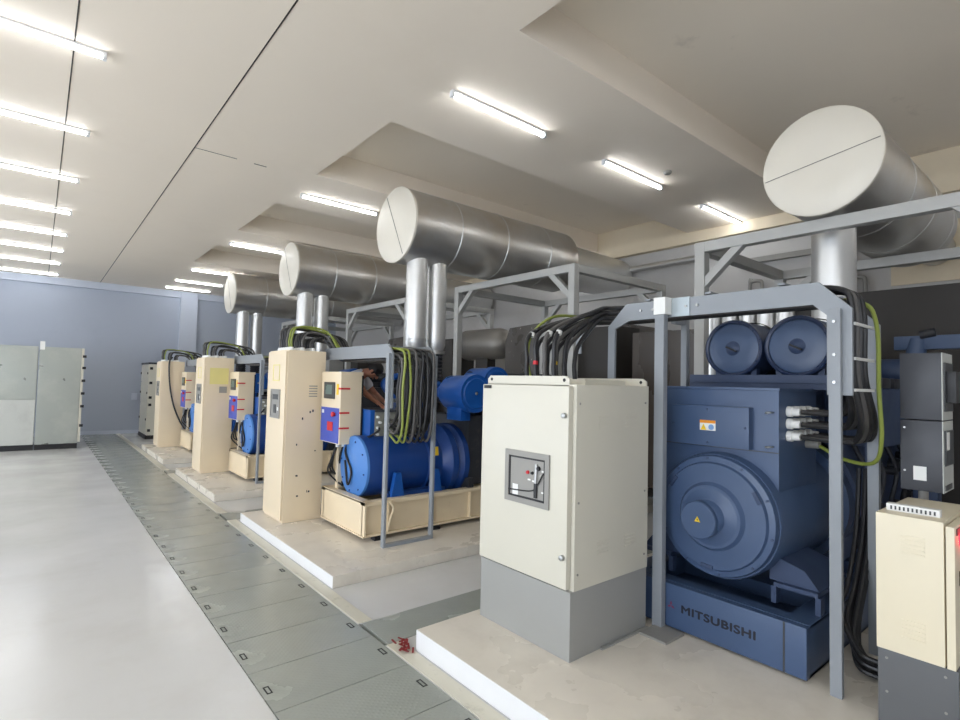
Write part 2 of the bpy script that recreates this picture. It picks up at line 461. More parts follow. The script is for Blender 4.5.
# ------------------------------------------------------------------ gantries
def gantry(y0, y1, z0, label, x0=5.2, x1=7.2, zt=3.29):
    w = .1
    t = thing('steel_gantry', label, 'support frame', ((x0 + x1) / 2, (y0 + y1) / 2, z0), 'grey steel gantries carrying the mufflers')
    for x in (x0, x1):
        for y in (y0, y1):
            p = MB().box(x - w / 2, x + w / 2, y - w / 2, y + w / 2, z0, zt, .006).build('post', M['gantry'], t)
            MB().box(x - .11, x + .11, y - .11, y + .11, z0, z0 + .015).build('foot_plate', M['gantry'], p)
    for x in (x0, x1): MB().box(x - w / 2, x + w / 2, y0 + w / 2, y1 - w / 2, zt - w, zt, .006).build('beam', M['gantry'], t)
    for y in (y0, y1): MB().box(x0 + w / 2, x1 - w / 2, y - w / 2, y + w / 2, zt - w, zt, .006).build('beam', M['gantry'], t)
    b = .42
    for x in (x0, x1):
        for y, s in ((y0, 1), (y1, -1)):
            MB().bar((x, y + s * .02, zt - b), (x, y + s * b, zt - .04), .075, .075, (1, 0, 0)).build('brace', M['gantry'], t)
    return t
gantry(.36, 2.64, .135, 'grey steel gantry around the slate-blue generator, nearest one', 4.98, 6.85, 3.175)
g2 = gantry(4.46, 6.87, .105, 'grey steel gantry behind the tall ivory cabinet, second nearest')
dup(g2, (0, 3.95, 0), 'grey steel gantry under the third nearest muffler')
dup(g2, (0, 7.98, 0), 'grey steel gantry under the farthest muffler')

# ------------------------------------------------------------------ cabinets
def cabinet_nearest():
    x0, x1, y0, y1 = 2.452, 3.235, 2.09, 2.91
    zp, zb, zt = .135, .535, 1.755
    t = thing('breaker_cabinet', 'tall ivory metal cabinet on a grey plinth, nearest one, with breaker window', 'cabinet', ((x0 + x1) / 2, (y0 + y1) / 2, zp))
    MB().box(x0 + .004, x1 - .004, y0 + .004, y1 - .004, zp, zb, .004).build('plinth', M['plinth_grey'], t)
    MB().box(x0 + .03, x1, y0, y1, zb, zt, .006).build('body', M['ivory'], t)
    d = MB().box(x0 - .012, x0 + .026, y0 + .025, y1, zb + .012, zt - .012, .006).build('door', M['ivory'], t)
    xf = x0 - .012
    for z in (1.567, .73):
        MB().lathe([(-.022, .012), (-.02, .016), (0, .017)], (xf, 2.143, z), 'x', 20).build('lock', M['steel'], d)
    # breaker window
    a, b, c, e = 2.255, 2.65, .985, 1.318
    f = MB(); w = .035
    f.box(xf - .012, xf, a, b, c, c + w); f.box(xf - .012, xf, a, b, e - w, e); f.box(xf - .012, xf, a, a + w, c + w, e - w); f.box(xf - .012, xf, b - w, b, c + w, e - w)
    f.build('window_frame', M['inst'], d, smooth=False)
    k = .012; A, B, C, E = a + w, b - w, c + w, e - w
    f = MB(); f.box(xf - .008, xf, A, B, C, C + k); f.box(xf - .008, xf, A, B, E - k, E); f.box(xf - .008, xf, A, A + k, C, E); f.box(xf - .008, xf, B - k, B, C, E)
    f.build('gasket', M['black'], d, smooth=False)
    MB().box(xf - .004, xf + .001, A + k, B - k, C + k, E - k).build('breaker_panel', M['inst'], d, smooth=False)
    MB().box(xf - .016, xf - .004, 2.355, 2.378, 1.04, 1.13).build('crank_handle', M['black'], d)
    MB().bar((xf - .01, 2.367, 1.13), (xf - .01, 2.362, 1.25), .016, .01, (1, 0, 0)).build('crank_rod', M['steel'], d)
    MB().lathe([(-.014, .012), (0, .014)], (xf - .004, 2.345, 1.225), 'x', 16).build('push_button', M['black'], d)
    MB().lathe([(-.012, .01), (0, .012)], (xf - .004, 2.44, 1.19), 'x', 16).build('push_button', M['red'], d)
    MB().lathe([(-.012, .008), (0, .01)], (xf - .004, 2.40, 1.19), 'x', 16).build('push_button', M['black'], d)
    MB().tube(smooth_path([(xf - .012, B - .005, 1.06), (xf - .012, 2.42, 1.075), (xf - .012, 2.36, 1.11), (xf - .012, A + .01, 1.2)]), .004, 6).build('wire', M['black'], d)
    MB().box(xf - .006, xf - .003, 2.53, 2.58, 1.03, 1.1).build('card', M['white'], d)
    for y, z in ((2.43, 1.145), (2.39, 1.14), (2.31, 1.21), (2.31, 1.08)):
        MB().box(xf - .0055, xf - .003, y - .012, y + .012, z - .005, z + .005).build('tag_plate', M['white'], d)
    MB().box(xf - .004, xf, 2.82, 2.895, 1.715, 1.737).build('name_plate', M['black'], d)
    # roof rails with lifting holes
    m = MB()
    m.prism([(y0 + .06, zt - .01), (y0 + .06, zt + .03), (y0 + .09, zt + .05), (y1 - .03, zt + .05), (y1 - .005, zt + .03), (y1 - .005, zt - .01)], 'x', x0 + .03, x0 + .045)
    m.build('roof_rail', M['ivory'], t)
    m = MB()
    m.prism([(y0 + .01, zt - .01), (y0 + .01, zt + .03), (y0 + .04, zt + .05), (y1 - .04, zt + .05), (y1 - .01, zt + .03), (y1 - .01, zt - .01)], 'x', x1 - .02, x1 - .005)
    m.build('roof_rail', M['ivory'], t)
    for x, y in ((x0 + .028, y0 + .1), (x0 + .028, y1 - .045), (x1 - .022, y0 + .05)):
        MB().lathe([(0, .011), (.019, .011)], (x, y, zt + .025), 'x', 14).build('lifting_hole', M['black'], t)
    # side louvres and screws
    for cx in (2.75, 3.03):
        for z in (1.55, .78):
            m = MB()
            for i in range(4): m.box(cx - .055, cx + .055, y0 - .004, y0, z - i * .022, z - i * .022 + .009, .0015)
            m.build('louvre', M['ivory'], t)
    for z in (1.64, 1.05, .63):
        for x in (x0 + .06, x1 - .04): MB().lathe([(0, .007), (-.004, .007)], (x, y0, z), 'y', 10).build('screw', M['inst'], t)
    MB().box(x1 - .5, x1 + .0, y0 - .02, y0 - .0, zp, zp + .01).build('plinth_foot', M['plinth_grey'], t)
    MB().box(x0 + .25, x1 - .1, y0 + .12, y1 - .12, zt, zt + .035).build('gland_plate', M['ivory'], t)
cabinet_nearest()

def cream_cabinet():
    x0, x1, y0, y1, zp, zt = 2.19, 2.665, 6.13, 6.75, .105, 2.08
    t = thing('breaker_cabinet', 'cream metal breaker cabinet, second nearest, beside the bright blue generator set', 'cabinet', ((x0 + x1) / 2, (y0 + y1) / 2, zp), 'cream breaker cabinets')
    MB().box(x0 + .02, x1, y0, y1, zp, zt, .006).build('body', M['cream'], t)
    d = MB().box(x0, x0 + .018, y0 + .012, y1 - .008, zp + .03, zt - .015, .004).build('door', M['cream'], t)
    a, b, c, e = 6.3, 6.57, 1.3, 1.6
    m = MB(); w = .02
    m.box(x0 - .012, x0, a - w, b + w, c - w, c); m.box(x0 - .012, x0, a - w, b + w, e, e + w); m.box(x0 - .012, x0, a - w, a, c, e); m.box(x0 - .012, x0, b, b + w, c, e)
    m.build('window_frame', M['inst'], d, smooth=False)
    f = MB().box(x0 - .004, x0, a, b, c, e).build('breaker_panel', M['screen'], d, smooth=False); f.data.materials[0] = M['inst']
    m = MB(); m.box(x0 - .01, x0 - .003, 6.4, 6.48, 1.34, 1.44); m.build('crank_handle', M['screen'], d)
    MB().box(x0 - .008, x0 - .003, 6.33, 6.36, 1.37, 1.41).build('push_button', M['white'], d)
    MB().box(x0 - .008, x0 - .003, 6.35, 6.52, 1.5, 1.56).build('tag_plate', M['screen'], d)
    m = MB(); w = .012; a, b, c, e = 6.34, 6.54, 1.73, 1.9
    m.box(x0 - .005, x0, a - w, b + w, c - w, c); m.box(x0 - .005, x0, a - w, b + w, e, e + w); m.box(x0 - .005, x0, a - w, a, c, e); m.box(x0 - .005, x0, b, b + w, c, e)
    m.build('trim_frame', M['pale_yellow'], d, smooth=False)
    for i in range(18): MB().lathe([(0, .03), (.025, .03), (.028, .024), (.038, .024)], (2.53 - .13 * (i // 6), 6.2 + .075 * (i % 6), zt), 'z', 14).build('cable_gland', M['white'], t)
    return t
cc = cream_cabinet()
c3 = dup(cc, (0, 3.89, 0), 'cream breaker cabinet with a pale yellow card on its side, third nearest')
o = MB().box(2.28, 2.58, 10.012, 10.02, 1.62, 1.9).build('card', M['pale_yellow'], c3, smooth=False); plabel(o, 'pale yellow card')
MB().box(2.44, 2.56, 10.012, 10.02, 1.47, 1.58).build('card', M['inst'], c3, smooth=False)
dup(cc, (0, 8.0, 0), 'cream breaker cabinet farthest along the row, beside the white narrow cabinet')
# scuff mark and caution stencil on the second cabinet's side
m = MB()
for i in range(5): m.box(2.47, 2.57, 6.127, 6.13, 1.66 - i * .03, 1.672 - i * .03)
m.build('stencil', M['inst'], cc, smooth=False)
m = MB(); random.seed(3)
for i in range(9):
    x = random.uniform(2.25, 2.62); z = random.uniform(.35, 1.5); m.box(x, x + random.uniform(.008, .025), 6.1285, 6.13, z, z + random.uniform(.01, .03))
m.build('paint_chip', M['screen'], cc, smooth=False)

def white_far_cabinet():
    x0, x1, y0, y1 = 2.35, 2.95, 17.1, 18.4; zt = 2.05
    t = thing('switch_cabinet', 'white narrow switch cabinet on a black base, standing by the blue back wall', 'cabinet', ((x0 + x1) / 2, (y0 + y1) / 2, 0))
    MB().box(x0 - .01, x1 + .01, y0 - .01, y1 + .01, 0, .1).build('base', M['black'], t)
    MB().box(x0 + .02, x1, y0, y1, .1, zt, .006).build('body', M['ivory'], t)
    MB().box(x0 - .01, x1, y0, y1, zt, zt + .05).build('roof', M['black_box'], t)
    for a, b in ((.12, .95), (.97, 1.55), (1.57, 2.03)):
        d = MB().box(x0, x0 + .02, y0 + .01, y1 - .01, a, b, .004).build('door', M['ivory'], t)
        for y in (y0 + .06, y1 - .06): MB().box(x0 - .02, x0, y - .018, y + .018, (a + b) / 2 - .03, (a + b) / 2 + .03).build('hinge', M['black'], d)
    for z in (.2, .9, 1.1, 1.5, 1.9): MB().box(x0 + .03, x0 + .1, y0 - .02, y0, z, z + .07).build('latch', M['black'], t)
    MB().box(x1 - .12, x1 - .05, y0 - .01, y0, .95, 1.5).build('vent_strip', M['screen'], t)
white_far_cabinet()

def galvanised_cabinets():
    xs = [(-2.05, -.6, 'galvanised steel cabinet at the left picture edge'), (-.58, .0, 'galvanised steel cabinet with a smaller lower panel, left of the double seam'), (.02, .79, 'galvanised steel cabinet standing at the near end of the row beside the walkway')]
    y0, y1 = 15.7, 17.2
    for i, (a, b, lab) in enumerate(xs[1:]):
        t = thing('switchgear_cabinet', lab, 'cabinet', ((a + b) / 2, (y0 + y1) / 2, 0), 'galvanised cabinets by the left picture edge')
        if i == 0: a = -1.5
        MB().box(a, b, y0 + .02, y1, 0, .12).build('base', M['black'], t)
        MB().box(a, b, y0 + .01, y1, .12, 2.34, .004).build('body', M['galv_cab'], t)
        if i == 0:
            MB().box(a + .01, b - .01, y0 - .006, y0 + .01, 1.15, 2.33).build('upper_panel', M['galv_cab'], t, smooth=False)
            MB().box(a + .01, b - .01, y0 - .006, y0 + .01, .13, 1.13).build('lower_panel', M['galv_pale'], t, smooth=False)
        else:
            MB().box(a + .01, b - .01, y0 - .006, y0 + .01, .13, 2.33).build('side_panel', M['galv_cab'], t, smooth=False)
            d = MB().box(b, b + .05, y0, y1, .15, 2.34, .004).build('door', M['ivory'], t)
            for z in (.5, .95, 1.25, 1.55, 1.85, 2.12): MB().box(b + .02, b + .09, y0 - .03, y0 + .01, z, z + .06).build('hinge', M['black'], d)
            MB().box(a, a + .09, y0 - .026, y0 - .008, 2.27, 2.46).build('lifting_bracket', M['white'], t)
galvanised_cabinets()

def small_cabinet():
    x0, x1, y0, y1, zp, zb, zt = 3.25, 3.87, .50, .81, .135, .5, 1.157
    t = thing('control_cabinet', 'short cream cabinet with dark grey plinth at the right picture edge', 'cabinet', ((x0 + x1) / 2, (y0 + y1) / 2, zp))
    MB().box(x0 + .004, x1 - .004, y0 + .004, y1 - .004, zp, zb, .004).build('plinth', M['plinth_dark'], t)
    MB().box(x0, x1, y0 + .05, y1, zb, zt, .005).build('body', M['ivory'], t).data.materials[0] = M['cream_lt']
    d = MB().box(x0 + .0, x1, y0 + .012, y0 + .044, zb, zt - .015, .005).build('door', M['cream_lt'], t)
    for z in (1.06, .66):
        m = MB()
        for i in range(5): m.box(x0 - .004, x0, .62, .71, z - i * .02, z - i * .02 + .008)
        m.build('louvre', M['cream_lt'], t, smooth=False)
    m = MB(); m.box(x0 + .1, x0 + .15, .58, .79, zt, zt + .035, .004); m.build('roof_vent', M['white'], t)
    m = MB()
    for i in range(11): m.box(x0 + .097, x0 + .101, .595 + i * .017, .602 + i * .017, zt + .008, zt + .026)
    m.build('vent_slot', M['screen'], t, smooth=False)
    yd = y0 + .012
    for i, (x, z) in enumerate(((3.37, 1.07), (3.5, 1.07), (3.63, 1.07))):
        MB().lathe([(0, .03), (-.05, .03), (-.06, .015)], (x, yd, z), 'y', 18).build('indicator_lamp', M['redlamp'], d)
    for x in (3.37, 3.5):
        MB().box(x - .03, x + .03, yd - .03, yd, .86, .93, .005).build('switch', M['black'], d)
    MB().box(3.29, 3.36, yd - .004, yd, 1.1, 1.13).build('name_plate', M['screen'], d)
    for y, z in ((.77, .46), (.55, .46), (.77, .3), (.55, .3)):
        MB().lathe([(0, .006), (-.004, .006)], (x0 + .004, y, z), 'x', 10).build('screw', M['inst'], t)
M['cream_lt'] = mat('cream_light_paint', rgb(226, 216, 190), .4, var=.02)
small_cabinet()

def control_column():
    x0, x1, y0, y1 = 3.95, 4.22, .665, .86
    t = thing('control_pedestal', 'dark charcoal control panel on a post, above the short cream cabinet', 'control panel', ((x0 + x1) / 2, (y0 + y1) / 2, .135))
    MB().box(x0, x1, y0 + .004, y1, 1.6, 1.985, .004).build('upper_box', M['black_box'], t)
    MB().box(x0, x1, y0 + .004, y1, 1.19, 1.594, .004).build('lower_box', M['black_box'], t)
    MB().box(x0 - .002, x1, y0, y0 + .004, 1.6, 1.985).build('front_plate', M['galv_pale'], t)
    MB().box(x0 - .002, x1, y0, y0 + .004, 1.19, 1.594).build('front_plate', M['galv_pale'], t)
    MB().box(x0 + .03, x1 - .02, y0 - .006, y0, 1.65, 1.93).build('instrument_panel', M['screen'], t)
    MB().box(x0 + .06, x1 - .06, y0 - .05, y0, 1.7, 1.88, .006).build('display', M['black'], t)
    MB().box(x0 + .03, x1 - .02, y0 - .006, y0, 1.34, 1.54).build('instrument_panel', M['screen'], t)
    MB().box(x0 + .06, x0 + .12, y0 - .009, y0 - .006, 1.43, 1.53).build('sticker', M['white'], t)
    MB().box(x0 + .04, x1 - .05, y0 - .002, y0, 1.2, 1.23).build('sticker', M['screen'], t)
    plabel(MB().box(x0 - .002, x0, .74, .8, 1.25, 1.33).build('sticker', M['white'], t), 'small white sticker')
    for z in (1.3, 1.55): MB().lathe([(0, .006), (-.004, .006)], (x0, .84, z), 'x', 10).build('screw', M['steel'], t)
    MB().cyl((4.08, .78, .135), (4.08, .78, 1.2), .025, 14).build('post', M['inst'], t)
    MB().box(4.0, 4.16, .7, .86, .135, .15).build('foot_plate', M['inst'], t)
control_column()

# ------------------------------------------------------------------ cable support frames
def tray_nearest():
    xa, xb, yn, yf, zt = 3.36, 3.95, .935, 2.53, 2.362
    t = thing('cable_rack', 'grey steel cable rack in front of the slate-blue generator', 'cable rack', (xa, 1.5, .135))
    h = .125; c = .16
    # front side plate: chamfered hoop in the YZ plane
    def hoop(x0, x1, yn, yf, zn, zf, h, c, g):
        poly = [(yn, zn), (yn, zt - c), (yn + c, zt), (yf - c, zt), (yf, zt - c), (yf, zf), (yf - .06, zf), (yf - .06, zt - c - .02), (yf - c - .03, zt - h), (yn + c + .03, zt - h), (yn + g, zt - c - .03), (yn + g, zn)]
        m = MB(); m.prism(poly, 'x', x0, x1); return m
    hoop(xa, xa + .02, yn, yf, 1.73, 1.76, h, c, .12).build('front_plate', M['frame'], t, smooth=False)
    hoop(xb, xb + .02, yn + .02, 3.35, 1.77, 2.05, .05, .2, .2).build('rear_plate', M['frame'], t, smooth=False)
    for y in (1.3, 1.75, 2.2): MB().box(xa + .02, xb, y - .02, y + .02, 2.374, 2.386).build('rung', M['frame'], t)
    plabel(MB().box(xa - .006, xa, 1.865, 1.995, zt - .125, zt + .004).build('splice_plate', M['galv_lt'], t), 'galvanised splice plate')
    plabel(MB().box(xa - .085, xa - .0, 1.997, 2.085, zt - .11, zt + .006).build('post_cap', M['white'], t), 'white post cap')
    for y in (1.81, 1.89, 2.14, 2.24): MB().lathe([(0, .009), (-.014, .009)], (xa - .0, y, zt - .06), 'x', 8).build('bolt', M['steel'], t)
    p = MB().box(xa - .078, xa - .026, 2.01, 2.08, .135, zt - .11, .004).build('post', M['frame'], t)
    MB().box(xa - .25, xa - .03, 1.87, 2.062, .135, .15).build('foot_plate', M['inst'], p)
    p = MB().box(xa - .035, xa, .98, 1.037, .135, 2.2, .004).build('post', M['frame'], t)
    for z in (2.13, 1.95, 1.8): MB().lathe([(0, .009), (-.01, .009)], (xa - .035, 1.008, z), 'x', 8).build('bolt', M['steel'], p)
    MB().box(4.045, 4.095, .99, 1.05, .135, 2.1, .004).build('post', M['frame'], t)
    MB().box(4.13, 4.18, 2.32, 2.37, .436, 2.32, .004).build('post', M['frame'], t)
    MB().box(xb + .02, 4.13, 2.325, 2.365, 2.27, 2.315).build('bracket', M['frame'], t)
tray_nearest()

def tray_two():
    xa, xb, yn, yf, zt = 2.72, 3.25, 4.66, 6.3, 2.125
    t = thing('cable_rack', 'grey cable rack with two thin posts beside the bright blue generator', 'cable rack', (xa, 5.2, .105), 'cable racks at the blue generators')
    h = .14; c = .1
    for x, w, yf in ((xa, .02, 6.3), (xb, -.02, 5.78)):
        poly = [(yn, 1.48), (yn, zt - c), (yn + c, zt), (yf, zt), (yf, zt - h), (yn + c + .04, zt - h), (yn + .11, zt - c - .06), (yn + .11, 1.48)]
        MB().prism(poly, 'x', x, x + w).build('side_plate', M['frame'], t, smooth=False)
    for y in (5.0, 5.4, 5.72): MB().box(xa + .02, xb - .02, y - .02, y + .02, zt - .016, zt - .002).build('rung', M['frame'], t)
    for z in (1.9, 1.55): MB().box(xa + .02, xb - .02, yn + .12, yn + .14, z - .02, z + .02).build('rung', M['frame'], t)
    for x in (xa - .03, xb + .005): MB().box(x, x + .028, yn + .02, yn + .075, .105, zt - .1, .003).build('post', M['frame'], t)
    MB().box(xa, xb, yn + .02, yn + .06, .105, .14).build('bottom_rail', M['frame'], t)
    return t
tr2 = tray_two()
dup(tr2, (0, 3.95, 0), 'grey cable rack beyond the second cream cabinet, third nearest')
dup(tr2, (0, 7.98, 0), 'grey cable rack farthest along the row')

# ------------------------------------------------------------------ cables
def cable(pts, r, m, label, group, k=6):
    o = MB().tube(smooth_path(pts, k), r, 8).build('power_cable', m, origin=pts[0])
    tag(o, label, 'cable', group); return o
random.seed(11)
def cables_nearest():
    grp = 'power cables over the nearest ivory cabinet'
    n = 0
    for l in range(3):
        for q in range(4):
            n += 1
            xb = 3.02 - .11 * l; yb = 2.565 + .09 * q
            xt = 3.425 + .068 * q; z = 2.26 + .04 * l
            yd = 1.045 - .045 * l                       # where it hangs down
            gx = 3.71 + q * .1; gz = 1.615 - .078 * l
            pts = [(xb, yb, 1.792), (xb + .005, yb + .01, 1.92), (xb + .06, yb + .01, 2.06 + .04 * l), (xt - .14, yb, z - .01), (xt - .02, yb - .05, z + .012), (xt, yb - .3, z), (xt, 1.8, z), (xt, 1.3, z),
                   (xt, yd + .07, z - .015), (xt, yd, z - .12), (xt + .02, yd, 1.85), (xt * .6 + gx * .4, yd - .01, 1.72 - .06 * l), (gx, yd + .06, gz + .01), (gx, yd + .13, gz - .005), (gx, 1.305, gz)]
            m = (M['cable'], M['cable_grey'], M['cable'])[(n * 2 + l) % 3]
            cable(pts, .0165, m, 'dark cable arching from the nearest ivory cabinet, %s counted from the front' % ordinal(n), grp)
            if n in (6, 11):
                cpt = smooth_path(pts, 6); a, b = cpt[5], cpt[6]
                tag(MB().tube([a, b], .019, 8).build('cable_tape', M['yellow'] if n == 6 else M['red'], origin=a), ('yellow' if n == 6 else 'red') + ' marker tape wrapped round a cable above the ivory cabinet', 'tape')
    cable([(2.86, 2.86, 1.80), (2.865, 2.9, 1.95), (2.93, 2.92, 2.14), (3.2, 2.94, 2.3), (3.6, 2.93, 2.33), (3.69, 2.8, 2.31), (3.692, 2.2, 2.30), (3.692, 1.3, 2.30), (3.692, 1.0, 2.28), (3.692, .91, 2.15), (3.695, .90, 1.75), (3.74, .9, 1.48), (3.86, .97, 1.33), (3.97, 1.15, 1.32), (4.02, 1.305, 1.385)],
          .0115, M['cable_yg'], 'yellow-green earth cable arching from the nearest ivory cabinet to the slate-blue generator', grp)
    for i, z in enumerate((2.12, 1.93, 1.76)):
        o = MB().box(3.385, 3.72, .926, .935, z - .008, z + .008).build('cable_tie', M['tie'], origin=(3.5, .935, z))
        tag(o, 'white cable tie round the hanging cables, %s from the top' % ordinal(i + 1), 'cable tie', 'white cable ties on the hanging cables')
    for i, (q, l) in enumerate(((0, 2), (1, 2), (3, 2))):
        xb = 3.02 - .11 * l; yb = 2.565 + .09 * q
        o = MB().tube([(xb + .045, yb + .01, 2.108), (xb + .057, yb + .01, 2.135)], .022, 10).build('cable_tie', M['tie'], origin=(xb, yb, 2.1))
        tag(o, 'white cable tie on a cable arch above the ivory cabinet, %s from the left' % ordinal(i + 1), 'cable tie', 'white ties on the cable arches')
cables_nearest()

def cables_two():
    out = []
    n = 0
    for l in range(3):
        for q in range(6):
            n += 1
            xb = 2.53 - .13 * l; yq = 6.2 + .075 * q; xt = 2.785 + .07 * q
            z = 1.97 + .058 * l; yd = 4.64 - .05 * l; low = 1.33 - .07 * l
            w = .012 * math.sin(n * 2.1)
            pts = [(xb, yq, 2.12), (xb, yq, 2.19 + .02 * l), (xb + .08, yq, 2.24 + .06 * l), (xt - .1, yq - .01, 2.18 + .06 * l + (.03 if q == 0 else 0)), (xt, yq - .14, z + .04), (xt, 5.75, z), (xt, 5.3, z), (xt, 4.95, z),
                   (xt, yd + .08, z - .02), (xt + w, yd, z - .12), (xt - w, yd, 1.65), (xt + w, yd + .02, low + .1), (xt + .02, yd + .12, low - .015 - .02 * l), (xt + .06, yd + .3, low - .02), (xt + .17, 5.1, low - .02), (xt + .25, 5.33, low - .02)]
            if l == 2 and q < 2: m, lab = M['cable_yg'], 'yellow-green earth cable hanging in front of the bright blue generator, %s one' % ('left' if q == 0 else 'right')
            else:
                m = (M['cable'], M['cable'], M['cable_grey'])[(n + l) % 3]; lab = 'dark power cable hanging in front of the bright blue generator, %s in the bundle' % ordinal(n)
            out.append((pts, m))
            cable(pts, .0148 if m is not M['cable_yg'] else .0125, m, lab, 'power cables hanging by the nearest bright blue generator', 5)
    return out
cs = cables_two()
for oy, w in ((3.92, 'third nearest cream cabinet'), (8.0, 'farthest cream cabinet')):
    for k, (pts, m) in enumerate(cs[1::2]):
        yg = m is M['cable_yg']
        cable([(p[0], p[1] + oy, p[2]) for p in pts], .012 if yg else .0165, m, ('yellow-green earth cable looping over the ' + w) if yg else 'dark power cable looping over the %s, %s in its bundle' % (w, ordinal(k + 1)), 'cable loops over the ' + w, 4)
o = MB().tube(smooth_path([(2.4, 14.1, 2.18), (2.34, 14.09, 2.05), (2.36, 14.08, 1.6), (2.45, 14.07, 1.1), (2.6, 14.05, .7), (2.7, 13.95, .5)]), .018, 8).build('power_cable', M['cable'], origin=(2.4, 14.1, 2.18))
tag(o, 'single loose black cable trailing down the side of the farthest cream cabinet', 'cable')
# bundle on the plinth beside the slate-blue generator's skid
for i in range(7):
    c = i % 3; a = .04 * c; r = i // 3; Y = 1.06 + .036 * r; zz = .17 + .04 * r
    pts = [(4.19 + a, Y, 1.25), (4.12 + a, Y, .85), (3.95 + a, Y, .55), (3.80 + a, Y - .004, .36 + .036 * r), (3.70 + a, 1.02, zz + .04), (3.67 + a, .95, zz + .004), (3.76 + a, .85 + .036 * c, zz), (4.3, .845 + .036 * c, zz)]
    cable(pts, .0145, M['cable'], 'dark cable drooping to the plinth beside the short cream cabinet, %s in the bundle' % ordinal(i + 1), 'drooping cables beside the short cream cabinet')

# ------------------------------------------------------------------ slate-blue generator
def text_mesh(body, size, name, m, parent, mat4, bold=.0):
    cu = bpy.data.curves.new(name, 'FONT'); cu.body = body; cu.size = size; cu.extrude = .0012; cu.space_character = 1.08
    tmp = bpy.data.objects.new(name, cu); COL.objects.link(tmp)
    dg = bpy.context.evaluated_depsgraph_get(); dg.update()
    me = bpy.data.meshes.new_from_object(tmp.evaluated_get(dg))
    bpy.data.objects.remove(tmp)
    if bold:
        b2 = bmesh.new()
        for dx, dy in ((0, 0), (bold, 0), (-bold, 0), (0, bold), (0, -bold)):
            c = me.copy(); c.transform(Matrix.Translation((dx, dy, dx * .05 + dy * .03))); b2.from_mesh(c); bpy.data.meshes.remove(c)
        b2.to_mesh(me); b2.free()
    me.transform(mat4); me.materials.clear(); me.materials.append(m)
    ob = bpy.data.objects.new(name, me); COL.objects.link(ob); ob.parent = parent
    return ob

